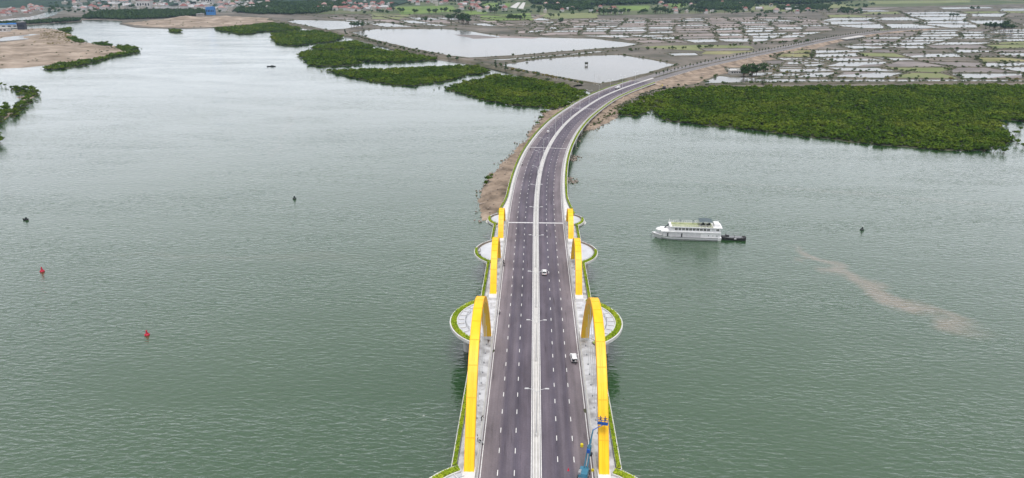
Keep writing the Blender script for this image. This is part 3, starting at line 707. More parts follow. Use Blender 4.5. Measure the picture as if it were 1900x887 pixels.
# ------------------------------------------------------------------ trees
def tree_proto(kind, seed):
    rg = np.random.default_rng(seed); mb = MB()
    if kind == 'broad':
        h = 8.0; mb.tube([(0, 0, -.3), (rg.normal() * .15, rg.normal() * .15, 2.0), (rg.normal() * .3, rg.normal() * .3, 4.2)], [.3, .22, .14], 6)
        lobes = []
        for k in range(6):
            a = k * 1.05 + rg.uniform(0, .6); d = rg.uniform(.8, 2.2); z = rg.uniform(3.6, 6.2)
            lobes.append(((d * math.cos(a), d * math.sin(a), z), (rg.uniform(1.2, 1.9), rg.uniform(1.2, 1.9), rg.uniform(1.0, 1.6))))
            mb.tube([(0, 0, 2.2), (d * .5 * math.cos(a), d * .5 * math.sin(a), (z + 2.4) / 2), (d * math.cos(a), d * math.sin(a), z)], [.12, .09, .04], 4)
        lobes.append(((0, 0, 6.4), (1.5, 1.5, 1.4))); V, F = leaf_cloud(lobes, 26, .42, rg, .6)
    elif kind == 'tall':
        mb.tube([(0, 0, -.3), (0, 0, 3), (.1, 0, 8.5)], [.28, .2, .08], 6); lobes = [((rg.normal() * .4, rg.normal() * .4, z), (1.7 - abs(z - 5) * .2, 1.7 - abs(z - 5) * .2, 1.2)) for z in (2.8, 4.2, 5.6, 7.0, 8.3)]
        V, F = leaf_cloud(lobes, 26, .38, rg, .6)
    elif kind == 'young':
        mb.tube([(0, 0, -.2), (0, 0, 1.6), (0, 0, 3.2)], [.09, .07, .03], 5)
        for s_ in (-1, 1): mb.tube([(0, 0, 1.5), (.35 * s_, .1, 2.3)], [.05, .02], 4)
        V, F = leaf_cloud([((0, 0, 2.6), (.8, .8, .9)), ((.2, .1, 3.4), (.6, .6, .7))], 26, .24, rg, .6)
    elif kind == 'mangrove':
        for a in np.arange(0, 6.2, 1.25): mb.tube([(.75 * math.cos(a), .75 * math.sin(a), -.4), (.3 * math.cos(a), .3 * math.sin(a), .6), (0, 0, 1.0)], [.06, .06, .08], 4)
        mb.tube([(0, 0, .8), (.1, 0, 2.2)], [.13, .07], 5)
        lobes = [((rg.uniform(.4, 1.1) * math.cos(a), rg.uniform(.4, 1.1) * math.sin(a), rg.uniform(1.7, 2.6)), (1.0, 1.0, .75)) for a in np.arange(0, 6.2, 1.25)]
        V, F = leaf_cloud(lobes, 24, .3, rg, .6)
    else:   # shrub
        for a in np.arange(0, 6.2, 1.6): mb.tube([(0, 0, -.2), (.4 * math.cos(a), .4 * math.sin(a), .8)], [.06, .03], 4)
        V, F = leaf_cloud([((.5 * math.cos(a), .5 * math.sin(a), rg.uniform(.7, 1.2)), (.75, .75, .65)) for a in np.arange(0, 6.2, 1.6)], 22, .26, rg, .6)
    tint = np.clip(.5 + rg.normal(size=len(V)) * .25, 0, 1)
    return mb.mesh('trunk'), poly_mesh('crown', V, F, tint)
PROTO = {k: [tree_proto(k, 100 * i + s_) for s_ in range(nn)] for i, (k, nn) in enumerate((('broad', 4), ('tall', 2), ('young', 3), ('mangrove', 3), ('shrub', 3)))}
LEAFM = {'broad': 'tree_leaf', 'tall': 'tree_leaf', 'young': 'tree_leaf', 'mangrove': 'mangrove', 'shrub': 'bush_leaf'}
_dry = {}
def plant(kind, name, loc, sc, label, cat, group=None, leaf=None, full=True):
    tm, cm = PROTO[kind][int(RNG.integers(len(PROTO[kind])))]
    if leaf and leaf != LEAFM[kind]:
        if (cm.name, leaf) not in _dry: _dry[cm.name, leaf] = cm.copy(); _dry[cm.name, leaf].materials.clear()
        cm = _dry[cm.name, leaf]
    e_ = empty(name, loc, RNG.uniform(0, 6.28)); e_.scale = (sc * RNG.uniform(.9, 1.1), sc * RNG.uniform(.9, 1.1), sc * RNG.uniform(.88, 1.12))
    tag(e_, label, cat, group)
    link('trunk' if kind not in ('shrub',) else 'stems', tm, 'bark', e_, local=True); link('crown', cm, leaf or LEAFM[kind], e_, local=True)
    return e_
def along(pl, n_, jit=0):
    P = px(pl, Z0); L_ = [0]
    for i in range(1, len(P)): L_.append(L_[-1] + (P[i] - P[i - 1]).length)
    out = []
    for k in range(n_):
        d = L_[-1] * min(1, max(0, (k + .5 + RNG.uniform(-.45, .45)) / n_)); i = max(j for j in range(len(P)) if L_[j] <= d + 1e-6); i = min(i, len(P) - 2)
        p = P[i].lerp(P[i + 1], (d - L_[i]) / max(1e-6, L_[i + 1] - L_[i])); out.append(p + Vector((RNG.normal() * jit, RNG.normal() * jit, 0)))
    return out
# shrubs and trees on the river dyke
for p in along([(945, 132), (1000, 143), (1050, 152), (1086, 161)], 34, 1.6): plant('shrub', 'shrub', p + Vector((0, 4, 1.2)), RNG.uniform(1.2, 2.0), 'dry yellowish shrub on the dyke beside the square pond', 'shrub', 'dry shrubs on the dyke by the square pond', 'dry_leaf' if RNG.uniform() < .6 else None)
for p in along([(655, 70), (737, 92), (815, 108)], 34, 1.5): plant('shrub', 'shrub', p + Vector((2, 3, 1.5)), RNG.uniform(1.0, 2.6), 'dull green shrub on the long straight dyke by the great pond', 'shrub', 'shrubs along the long dyke')
for p in along([(960, 111), (1060, 103), (1130, 98)], 16, 1.2): plant('shrub', 'shrub', p + Vector((0, 0, .6)), RNG.uniform(.8, 1.5), 'low shrub on the bank between the two great ponds', 'shrub', 'shrubs between the great ponds')
for (x, y, s_, k, lb) in ((920, 131, 1.25, 'tall', 'tall slim dark tree on the dyke at the mangrove corner'), (938, 133, 1.0, 'tall', 'shorter slim tree beside the tall one on the dyke'), (833, 113, 1.1, 'broad', 'rounded tree on the dyke at the creek mouth, beside a track'),
                      (848, 115, 1.0, 'broad', 'dark rounded tree on the dyke next to the creek mouth tree'), (641, 65, 1.2, 'tall', 'lone small tree where the long dyke meets the far pond'), (679, 72, 1.0, 'broad', 'low tree on the long dyke further along')):
    plant(k, 'tree', at(x, y, Z0) + Vector((0, 0, .5)), s_, lb, 'tree')
for p in along([(1160, 95), (1200, 92), (1240, 92), (1300, 89), (1390, 83), (1500, 78)], 40, 3): plant('shrub', 'shrub', p, RNG.uniform(1.2, 2.8), 'green shrub on the grassy bank below the salt pans', 'shrub', 'shrubs on the grassy bank', 'bush_leaf')
for p in along([(1345, 134), (1420, 131), (1500, 141), (1560, 147), (1720, 148), (1900, 149)], 40, 2): plant('shrub', 'shrub', p, RNG.uniform(.8, 1.9), 'low shrub on the pond banks above the broad mangroves', 'shrub', 'shrubs on the pond banks above the mangroves', 'dry_leaf' if RNG.uniform() < .3 else 'bush_leaf')
for p in along([(1240, 162), (1350, 157), (1500, 155), (1700, 153.5), (1900, 153)], 60, 1.5): plant('shrub', 'shrub', p + Vector((0, 0, .6)), RNG.uniform(.7, 1.5), 'low shrub on the dyke edging the broad mangroves', 'shrub', 'shrubs on the mangrove dyke', 'bush_leaf')
for k in range(70):
    x, y = RNG.uniform(1430, 1900), RNG.uniform(60, 145)
    if y < 92 and x < 1640: continue
    plant('shrub', 'shrub', at(x, y, Z0), RNG.uniform(1.0, 2.2), 'small dark bush on a bank among the dyked ponds', 'shrub', 'bushes among the dyked ponds', 'bush_leaf')
# lone mangroves standing in the water
LONE = {'lone mangrove standing in shallow water off the broad thicket': ((1826, 281, 1.5), (1845, 283, 1.3), (1862, 285, 1.5), (1886, 268, 1.3), (1869, 231, 1.6), (1884, 252, 1.4), (1893, 243, 1.2), (1898, 274, 1.3), (1840, 276, 1.7), (1857, 277, 1.6)),
        'lone mangrove on the low mud ring by the left bank': ((2, 160, 1.4), (10, 161, 1.2), (22, 165, 1.3), (31, 168, 2.0), (38, 170, 1.7), (48, 169, 2.2), (56, 171, 2.4), (62, 173, 2.3), (69, 175, 2.0), (55, 188, 2.4), (50, 191, 2.2), (44, 196, 2.1), (38, 201, 2.2), (33, 205, 2.3), (29, 212, 2.0), (22, 216, 2.3), (36, 182, 1.6), (40, 179, 1.5), (14, 204, 2.0), (10, 209, 2.2), (6, 214, 2.3), (3, 220, 2.4), (0, 226, 2.4), (12, 199, 1.7), (-4, 262, 2.4), (1, 268, 2.5)),
        'lone bush growing on the sandy causeway shore': ((906, 338, 1.5), (901, 345, 1.0), (1004, 224, 1.6), (1008, 215, 1.8), (1015, 208, 2.0), (1022, 204, 2.2), (997, 232, 1.2), (912, 330, .9))}
for lb, L_ in LONE.items():
    for (x, y, s_) in L_: plant('mangrove', 'mangrove_tree', at(x, y, 0.1), s_ * .85, lb, 'mangrove', lb.replace('lone ', '') + 's')
sheet('mud_flat', densify(px([(18, 215), (30, 203), (45, 189), (62, 180), (50, 177), (30, 181), (46, 183), (30, 194), (15, 210), (8, 222)]), 4, .5), .12, 'sand_pale', skirt=.6, sw=1.5)

# rough scrub on the pond banks, headland and causeway: nobody could count it
idx = np.arange(1, len(_V) - 2, 4); c_ = (_V[idx] + _V[idx + 1]) / 2
vis = (c_[:, 1] > 300) & (c_[:, 1] < 2300) & (abs(c_[:, 0]) < 1700); c_ = c_[vis]
keep = rgv.uniform(size=len(c_)) < .55 + .4 * np.sin(c_[:, 0] * .02) * np.sin(c_[:, 1] * .013); c_ = c_[keep]
c_ = np.concatenate([c_, c_ + rgv.normal(scale=(3, 2, 0), size=c_.shape)]); c_[:, 2] -= .5
tag(bake_bushes('bank_scrub', c_, np.clip(np.exp(rgv.normal(.1, .5, len(c_))), .4, 3.2), rgv, 'bush_leaf', hz=.8), 'low dark scrub growing along the earth banks of the ponds', 'scrub', kind='stuff')
hp = scatter_pts(head, 9, rgv, 1.0); hp = hp[rgv.uniform(size=len(hp)) < .12 + .3 * (np.sin(hp[:, 0] * .03) * np.sin(hp[:, 1] * .021) > .3)]
tag(bake_bushes('headland_scrub', hp, rgv.uniform(.7, 2.2, len(hp)), rgv, 'bush_leaf', hz=.7), 'thin scrub scattered over the barren headland', 'scrub', kind='stuff')
bp_ = scatter_pts(px([(1092, 240), (1120, 228), (1150, 206), (1215, 176), (1235, 164), (1200, 172), (1150, 195), (1110, 222)]), 2.4, rgv, .9); bp_ = bp_[rgv.uniform(size=len(bp_)) < .45]
tag(bake_bushes('causeway_scrub', bp_, rgv.uniform(.6, 1.6, len(bp_)), rgv, 'bush_leaf', hz=.8), 'dull scrub on the rubble under the curving bridge', 'scrub', kind='stuff')
hq = scatter_pts(hg, 4, rgv, 5.0); hq = hq[rgv.uniform(size=len(hq)) < .7]
hq[:, 2] = .8 + 8 * np.exp(-((hq[:, 0] - at(98, 70).x) ** 2 + (hq[:, 1] - at(98, 70).y) ** 2) / 34 ** 2) + 3 * np.exp(-((hq[:, 0] - at(85, 78).x) ** 2 + (hq[:, 1] - at(85, 78).y) ** 2) / 40 ** 2)
tag(bake_bushes('dry_scrub', hq, rgv.uniform(.8, 2.2, len(hq)), rgv, 'dry_leaf', hz=.6), 'dry yellow scrub covering the knoll on the headland', 'scrub', kind='stuff')
sp_ = scatter_pts(spit, 14, rgv, .9); sp_ = sp_[rgv.uniform(size=len(sp_)) < .2]
tag(bake_bushes('sand_scrub', sp_, rgv.uniform(1, 2.6, len(sp_)), rgv, 'bush_leaf', hz=.6), 'sparse scrub dotted on the far sandy flat', 'scrub', kind='stuff')
# ---- village, town and woods
def house_proto(w, d, h, roofm, wallm, kind):
    a = MB().box((0, 0, h / 2), (w, d, h)).mesh('wall'); r = MB()
    if kind == 'gable':
        r.loft([[(x, -d / 2 - .5, h - .1), (x, 0, h + d * .42), (x, d / 2 + .5, h - .1), (x, 0, h - .05)] for x in (-w / 2 - .5, w / 2 + .5)])
    elif kind == 'hip':
        i = [(-w / 2 - .5, -d / 2 - .5, h), (w / 2 + .5, -d / 2 - .5, h), (w / 2 + .5, d / 2 + .5, h), (-w / 2 - .5, d / 2 + .5, h), (-w / 5, 0, h + d * .4), (w / 5, 0, h + d * .4)]
        r.v = i; r.f = [(0, 1, 5, 4), (1, 2, 5), (2, 3, 4, 5), (3, 0, 4), (3, 2, 1, 0)]
    else:
        r.box((0, 0, h + .15), (w + .4, d + .4, .3)); r.box((w * .2, d * .1, h + 1.4), (w * .3, d * .35, 2.2))
    return [('wall', a, wallm), ('roof', r.mesh('roof'), roofm)]
HP = {'gable': house_proto(12, 9, 4, 'roof_red', 'wall_cream', 'gable'), 'hip': house_proto(12, 10, 6.5, 'roof_pink', 'wall_white', 'hip'), 'hip2': house_proto(11, 10, 6.5, 'roof_red', 'wall_white', 'hip'),
      'flat': house_proto(9, 12, 8.5, 'wall_white', 'wall_cream', 'flat'), 'flat2': house_proto(14, 10, 6, 'roof_grey', 'wall_white', 'flat'), 'grey': house_proto(15, 10, 4, 'roof_grey', 'wall_cream', 'gable')}
HLAB = {'gable': 'low cream house with a red gabled roof', 'hip': 'two-storey white house with a pale pink hipped roof', 'hip2': 'two-storey white house with a red hipped roof', 'flat': 'tall narrow cream house with a flat roof', 'flat2': 'broad white house with a flat grey roof', 'grey': 'long cream house with a grey gabled roof'}
def house(kind, x, y, sc, where):
    p = at(x, y, Z0); e_ = empty('house', p, RNG.choice([0, .2, -.3, 1.2, .6])); e_.scale = (sc,) * 3
    tag(e_, HLAB[kind] + ' ' + where, 'house', kind.rstrip('2') + ' houses ' + where)
    for nm, me, M_ in HP[kind]: link(nm, me, M_, e_, local=True)
kinds = list(HP)
def pick(ws): return kinds[int(RNG.choice(len(kinds), p=np.array(ws) / sum(ws)))]
for k in range(170):   # village
    x, y = RNG.uniform(590, 940), RNG.uniform(2, 22)
    if 733 < x < 850 and y > 11: continue
    if 890 < x < 950 and y < 14: continue
    house(pick((5, 4, 4, 2, 2, 2)), x, y, RNG.uniform(.9, 1.5), 'in the village below the woods')
for k in range(70):
    x, y = RNG.uniform(990, 1500), RNG.uniform(1, 26)
    if (1140 < x < 1210 and 8 < y < 24) or (1240 < x < 1280 and 5 < y < 17): continue
    house(pick((5, 3, 4, 1, 1, 3)), x, y, RNG.uniform(.8, 1.25), 'among trees beyond the salt pans')
for k in range(150):   # town on the far left
    x, y = RNG.uniform(120, 500), RNG.uniform(3, 21)
    if 160 < x < 400 and y > 19: continue
    house(pick((2, 3, 2, 5, 6, 5)), x, y, RNG.uniform(.9, 1.7), 'in the distant town along the river')
for k in range(28):
    x, y = RNG.uniform(0, 80), RNG.uniform(21, 32)
    house(pick((3, 4, 4, 3, 3, 1)), x, y - x * .12, RNG.uniform(.8, 1.3), 'below the hills across the river arm')
for (x, y, w, d, h, M_, R_, lb) in ((270, 16, 42, 30, 24, 'wall_white', 'roof_pink', 'big white block with a pinkish top in the distant town'), (386, 8, 40, 30, 26, 'wall_white', 'roof_grey', 'large white hall with a grey top in the distant town'),
                               (392, 27.5, 22, 16, 20, 'roof_blue', 'roof_blue', 'tall bright blue shed on the sandy flat'), (42, 55, 14, 10, 15, 'hull_stripe', 'roof_grey', 'dark steel loading tower on the barren headland'), (12, 52, 60, 20, 8, 'wall_white', 'roof_blue', 'long warehouse with a teal blue roof on the headland'),
                               (-2, 59, 40, 14, 7, 'wall_white', 'wall_white', 'low white warehouse on the headland'), (310, 20, 60, 20, 9, 'wall_white', 'roof_grey', 'long low white warehouse behind the forest belt'), (372, 30, 18, 12, 6, 'wall_cream', 'roof_grey', 'low grey site hut near the blue shed'), (1365, 137, 16, 8, 4, 'concrete', 'concrete', 'grey concrete pump house on the pond bank')):
    p = at(x, y, Z0); e_ = empty('building', p, .15); tag(e_, lb, 'building')
    MB().box((0, 0, h / 2), (w, d, h)).build('wall', M_, e_, local=True)
    MB().box((0, 0, h + .3), (w + 1, d + 1, .6)).box((w * .2, 0, h + 1.2), (w * .25, d * .4, 1.6)).build('roof', R_, e_, local=True)
    for k in range(5): MB().box((-w * .38 + k * w * .19, -d / 2 - .05, h * .55), (w * .1, .3, h * .3)).build('window', 'dark_glass', e_, local=True)
# trees one can tell apart in the fields and villages
spots = [(1027, 33, 1.4), (1040, 44, 1.4), (740, 22, 1.5), (748, 24, 1.6), (770, 26, 1.5), (795, 25, 1.7), (805, 26, 1.6), (828, 24, 1.7), (836, 25, 1.4), (845, 28, 1.8), (852, 42, 2.0), (860, 46, 2.3), (868, 45, 2.2), (838, 40, 1.8), (830, 38, 1.6), (790, 42, 1.6), (800, 43, 1.2), (657, 52, 1.4), (665, 53, 1.4), (672, 52, 1.2),
         (730, 48, .9), (745, 49, .9), (910, 24, 1.8), (918, 26, 1.6), (948, 38, 1.8), (957, 39, 1.9), (965, 38, 1.6), (1002, 20, 1.6), (1112, 27, 1.7), (1120, 29, 1.8), (1130, 28, 2.0), (1140, 27, 1.9), (1150, 28, 1.6), (1165, 25, 1.5), (1190, 26, 1.6), (1200, 25, 1.6), (1215, 26, 1.8), (1225, 25, 1.9), (1235, 26, 1.7), (1270, 16, 1.8), (1280, 17, 1.6),
         (1290, 25, 1.6), (1300, 25, 1.3), (1320, 27, 1.1), (1409, 34, 1.5), (1560, 22, 1.6), (1570, 23, 1.4), (1580, 23, 1.4), (1768, 33, 1.3), (1805, 20, 1.4), (1789, 44, 1.0), (1835, 55, 1.7), (1845, 57, 1.6), (1855, 56, 1.7), (1865, 57, 1.9), (1875, 58, 1.6), (1620, 30, 1.0), (1630, 31, 1.0), (1660, 29, 1.0), (1265, 44, 1.0), (1395, 143, 1.6), (1388, 143, 1.3), (1380, 144, 1.2), (1403, 142, 1.4)]
def spot_where(x, y):
    if x < 700: return 'on the bank of the far dyke pond'
    if 1370 < x < 1410 and y > 100: return 'beside the concrete pump house'
    if x > 1820: return 'in a row among the dyked ponds'
    if 780 <= x < 880 and y > 36: return 'on the upper shore of the great pond'
    if 700 <= x < 880: return 'at the edge of the broad green village field'
    if x < 1050: return 'by the pale twin streets near the village'
    if x < 1340: return 'between the salt pans and the village'
    return 'out on the open flats beyond the road'
for (x, y, s_) in spots:
    for k in range(1 if s_ < 1.3 else 3):
        plant('broad', 'tree', at(x, y, Z0) + Vector((RNG.normal() * 7 * (k > 0), RNG.normal() * 9 * (k > 0), 0)), s_ * RNG.uniform(.95, 1.35), ('dark rounded tree in a clump ' if s_ >= 1.3 else 'small dark tree standing alone ') + spot_where(x, y), 'tree', ('clumped trees ' if s_ >= 1.3 else 'lone trees ') + spot_where(x, y))
for k in range(150):
    x = RNG.uniform(430, 1560); y = RNG.uniform(1, 27)
    if (733 < x < 850 and 10 < y < 27) or (890 < x < 992 and 24 < y) or (1143 < x < 1207 and 8 < y < 21) or (946 < x < 975 and 4 < y < 18): continue
    plant('broad', 'tree', at(x, y, Z0), RNG.uniform(1.0, 2.0), 'leafy tree among the distant village houses', 'tree', 'trees among the village houses')
# woods that read as one mass
rgt = np.random.default_rng(91); tp = []
for k in range(420):
    x, y = rgt.uniform(430, 1620), rgt.uniform(1, 26)
    if (733 < x < 850 and 10 < y < 27) or (890 < x < 992 and 24 < y) or (1143 < x < 1207 and 8 < y < 21) or (946 < x < 975 and 4 < y < 18): continue
    p = at(x, y, Z0)
    for j in range(int(rgt.integers(1, 4))): tp.append((p.x + rgt.normal() * 8, p.y + rgt.normal() * 12, Z0))
for k in range(260):
    p = at(rgt.uniform(90, 490), rgt.uniform(2, 24), Z0); tp.append((p.x, p.y, Z0))
tp = np.array(tp); tag(bake_bushes('village_greenery', tp, rgt.uniform(3.5, 8, len(tp)), rgt, 'tree_leaf', hz=1.0), 'small garden trees and hedges massed between the distant houses', 'greenery', kind='stuff')
rngw = np.random.default_rng(8)
WOODS = (([(500, 27), (480, 20), (480, 0), (640, 0), (640, 12), (590, 26), (540, 28)], 9, 'dark wood on rising ground above the long dyke'),
         ([(155, 36), (170, 26), (220, 23), (300, 22), (385, 22), (400, 26), (370, 30), (300, 35), (230, 37.5), (190, 36)], 7, 'dense green forest belt along the far river shore'),
         ([(-100, 47), (0, 45), (60, 43), (120, 38.5), (150, 38), (148, 40), (100, 43), (40, 46.5), (-60, 50)], 6, 'dark tree belt on the low spit below the river arm'),
         ([(420, 14), (500, 8), (520, 20), (490, 28), (440, 24)], 8, 'wood between the distant town and the village'),
         ([(1440, 14), (1540, 12), (1535, 17), (1450, 18.5)], 6, 'dark straight plantation block beyond the salt pans'),
         ([(640, -3), (930, -3), (930, 2.5), (800, 3), (640, 3)], 14, 'wooded belt behind the village roofs'),
         ([(980, 0), (1600, 0), (1500, 9), (1240, 7), (1100, 12), (990, 9)], 15, 'wooded belt beyond the far fields'),
         ([(1300, 8), (1400, 8), (1390, 18), (1330, 19), (1290, 16)], 9, 'dark grove of trees beyond the salt pans'),
         ([(1010, 14), (1090, 10), (1100, 18), (1030, 20)], 9, 'grove around the scattered houses by the green fields'))
for pl, st_, lb in WOODS:
    P = scatter_pts(px(pl), st_, rngw, Z0); S = st_ * rngw.uniform(.6, 1.1, len(P))
    tag(bake_bushes('woodland', P, S, rngw, 'tree_leaf', hz=1.1), lb, 'woodland', kind='stuff')

# ------------------------------------------------------------------ road centreline
def zroad(s):
    def raw(s_): return min(12.75, max(2.9, 12.1 - .0172 * (s_ - 136)))
    return sum(raw(s + d) for d in range(-60, 61, 10)) / 13
cpx = [(995.6, 360), (998.1, 333), (1003.2, 308), (1011.4, 282.6), (1019, 269.5), (1032.8, 247), (1053.7, 223), (1083.2, 200.8), (1115.8, 179.6), (1148.6, 166), (1174, 157.3), (1200, 148.5), (1263, 130), (1342, 112.5), (1395, 101.5), (1450, 91), (1500, 80.5), (1545, 71.5), (1602, 63), (1645, 57.5), (1720, 52)]
cl = [Vector((0, float(y), 0)) for y in range(20, 331, 10)]
s_acc = 330.0
for (a, b_) in cpx:
    p = at(a, b_, zroad(s_acc))
    for _ in range(3):
        d = (Vector((p.x, p.y, 0)) - cl[-1]).length; p = at(a, b_, zroad(s_acc + d))
    s_acc += d; cl.append(Vector((p.x, p.y, 0)))
cl = resample(cl, 4.0)
for _ in range(90):
    q = [v.copy() for v in cl]
    for i in range(1, len(cl) - 1):
        if q[i].y > 300: cl[i] = q[i] * .5 + (q[i - 1] + q[i + 1]) * .25
CS = [20.0]
for i in range(1, len(cl)): CS.append(CS[-1] + (cl[i] - cl[i - 1]).length)
CSa = np.array(CS); CX = np.array([v.x for v in cl]); CY = np.array([v.y for v in cl])
def fr(s):
    x, y = float(np.interp(s, CSa, CX)), float(np.interp(s, CSa, CY))
    x2, y2 = float(np.interp(s + 3, CSa, CX)), float(np.interp(s + 3, CSa, CY)); x1, y1 = float(np.interp(s - 3, CSa, CX)), float(np.interp(s - 3, CSa, CY))
    t_ = Vector((x2 - x1, y2 - y1, 0)).normalized()
    return Vector((x, y, 0)), Vector((t_.y, -t_.x, 0)), t_
def P3(s, lat, dz=0):
    p, n_, _ = fr(s); q = p + n_ * lat
    return Vector((q.x, q.y, zroad(s) + dz))
def s_of(px_, py_, dz=0):
    """arc length of the centreline point seen at about this row"""
    best = None
    for s_ in np.arange(60, CS[-1], 1.0):
        p = P3(s_, 0, dz) - Vector((CAMX, 0, CAMH)); w_ = p.dot(_f); x = 950 + FPX * p.dot(_r) / w_; y = 443.5 - FPX * p.dot(_u) / w_
        e_ = (x - px_) ** 2 + (y - py_) ** 2
        if best is None or e_ < best[0]: best = (e_, s_)
    return best[1]
def ribbon(name, s0, s1, prof, M, parent=None, ds=5, closed=False, caps=True, smooth=False):
    """sweep a cross-section (lat,dz) along the road; lat may be a function of s"""
    ns = max(1, int(round((s1 - s0) / ds))); v = []; uvs = []; n_ = len(prof)
    for k in range(ns + 1):
        s_ = s0 + (s1 - s0) * k / ns
        for la, dz in prof:
            l_ = la(s_) if callable(la) else la
            v.append(tuple(P3(s_, l_, dz))); uvs.append((l_, s_))
    f = []
    m_ = n_ if closed else n_ - 1
    for k in range(ns):
        for j in range(m_):
            A = k * n_ + j; B = k * n_ + (j + 1) % n_
            f.append((A, B, B + n_, A + n_))
    if closed and caps: f += [tuple(range(n_ - 1, -1, -1)), tuple(ns * n_ + j for j in range(n_))]
    me = bpy.data.meshes.new(name); me.from_pydata(v, [], f)
    u = me.uv_layers.new(name='UVMap')
    li = np.zeros(len(me.loops), np.int32); me.loops.foreach_get('vertex_index', li)
    u.data.foreach_set('uv', np.array(uvs, np.float32)[li].ravel())
    if closed:
        bm = bmesh.new(); bm.from_mesh(me); bmesh.ops.recalc_face_normals(bm, faces=bm.faces); bm.to_mesh(me); bm.free()
    else:
        if sum(p_.normal.z for p_ in me.polygons) < 0: me.flip_normals()
    return link(name, me, M, parent, smooth)

SB = s_of(1192, 151.5)          # end of the bridge
S0, SE = 26.0, CS[-1] - 8
bridge = empty('road_bridge', (0, 200, 0)); tag(bridge, 'long curving road bridge with yellow arches and round balconies over the bay', 'bridge')
def hw(s):    # half width of the deck: broad between the arches, narrow on the curve
    return 18.95 if s < 306 else (15.75 if s > 352 else 15.75 + 3.2 * (.5 + .5 * math.cos(math.pi * (s - 306) / 46)))
road = ribbon('road_surface', S0, SB, [(x, 0) for x in (-12.75, -8, -4, 0, 4, 8, 12.75)], 'asphalt', bridge); tag(road, 'dark asphalt carriageway with worn wheel tracks')
ribbon('deck', S0, SB, [(lambda s: -hw(s), -.12), (lambda s: hw(s), -.12), (lambda s: hw(s), -.75), (lambda s: hw(s) - 3.2, -1.1), (8, -2.3), (-8, -2.3), (lambda s: -hw(s) + 3.2, -1.1), (lambda s: -hw(s), -.75)], 'concrete', bridge, closed=True)
# land road
lr = ribbon('road', SB - 2, SE, [(x, .004) for x in (-12.6, -6, -1.6)], 'asphalt_far'); lr['kind'] = 'structure'
lr = ribbon('road', SB - 2, SE, [(x, .004) for x in (1.6, 6, 12.6)], 'asphalt_far'); lr['kind'] = 'structure'
emb = ribbon('embankment', SB - 6, SE, [(-21, -2.4), (-13.5, -.05), (13.5, -.05), (22, -2.4)], 'sand_brown'); emb['kind'] = 'structure'
lm = ribbon('road_median', SB + 30, SE, [(-1.5, 0), (-1.5, .25), (1.5, .25), (1.5, 0)], 'dyke_soil'); lm['kind'] = 'structure'
lm = ribbon('road_median', SB, SB + 30, [(-1.0, 0), (-.9, .3), (.9, .3), (1.0, 0)], 'concrete_light'); lm['kind'] = 'structure'
gr = ribbon('verge', SB + 10, SE, [(-17.8, -1.1), (-13.4, .03), (-12.8, .03)], 'land'); gr['kind'] = 'structure'
# markings
for sg in (-1, 1):
    for c in (1.12, 12.32):
        ribbon('edge_line', S0, SB, [(sg * c - .09, .006), (sg * c + .09, .006)], 'paint_white', road, ds=8)
    ribbon('edge_line', SB, SE, [(sg * 12.2 - .1, .012), (sg * 12.2 + .1, .012)], 'paint_white', lr, ds=12)
for lane in (-8.55, -4.85, 4.85, 8.55):
    ph = {-8.55: 0, -4.85: 0, 4.85: 2.8, 8.55: 2.8}[lane]
    s = 129.9 - 32 - ph
    while s < SB - 2:
        if s > 90:
            p, n_, t_ = fr(s)
            me = bpy.data.meshes.get('lane_dash')
            if me is None:
                me = bpy.data.meshes.new('lane_dash'); me.from_pydata([(-.085, -1, 0), (.085, -1, 0), (.085, 1, 0), (-.085, 1, 0)], [], [(0, 1, 2, 3)])
            o = link('lane_dash', me, 'paint_white', road); q = P3(s, lane, .007)
            sl = (zroad(s + 2) - zroad(s - 2)) / 4
            o.location = q; o.rotation_euler = (math.atan(sl), 0, math.atan2(-t_.x, t_.y)); o.parent = road; o.matrix_parent_inverse = Matrix.Identity(4)
        s += 8.0
# carriageway is at (0,0,0) relative to the bridge empty: keep dashes in world space
for o in road.children:
    if o.name.startswith('lane_dash'): o.matrix_parent_inverse = Matrix.Identity(4)
JS = [s_of(994, 413.5), s_of(1016, 274), s_of(1083, 201)]
for k, s in enumerate(JS):
    w = .55 if k == 0 else .4
    for a, b_ in ((-12.2, -1.3), (1.3, 12.2)):
        ribbon('expansion_joint', s - w, s + w, [(a, .010), (b_, .010)], 'joint', bridge, ds=2)
# central reserve: two low kerbs with a paved strip and a covered duct between
for sg in (-1, 1):
    ribbon('median_kerb', S0, SB, [(sg * .55, .003), (sg * .55, .42), (sg * .80, .42), (sg * .92, .003)], 'concrete_light', bridge, closed=True)
    # kerb barrier between road and walkway, with the footway rail
    ribbon('kerb_barrier', S0, SB, [(sg * 12.72, -.1), (sg * 12.78, .55), (sg * 13.02, .55), (sg * 13.12, -.1)], 'concrete_light', bridge, closed=True)
    ribbon('walkway', S0, SB, [(sg * 13.122, .12), (lambda s, g=sg: g * 13.5, .12)], 'concrete', bridge)
    ribbon('walkway', S0, 318, [(sg * 13.502, .125), (lambda s, g=sg: g * (hw(s) - 1.35), .125)], 'paving_dusty', bridge)
    ribbon('walkway', 318.004, SB, [(sg * 13.502, .125), (lambda s, g=sg: g * (hw(s) - 1.35), .125)], 'concrete_light', bridge)
    ribbon('guard_rail', S0, SB, [(sg * 12.86, .72), (sg * 12.94, .72), (sg * 12.94, .80), (sg * 12.86, .80)], 'steel_grey', bridge, closed=True)
ribbon('median_strip', S0, SB, [(-.548, .12), (.548, .12)], 'concrete', bridge)
ribbon('median_duct', S0, SB, [(-.16, .125), (-.14, .34), (.14, .34), (.16, .125)], 'concrete_light', bridge, closed=True)

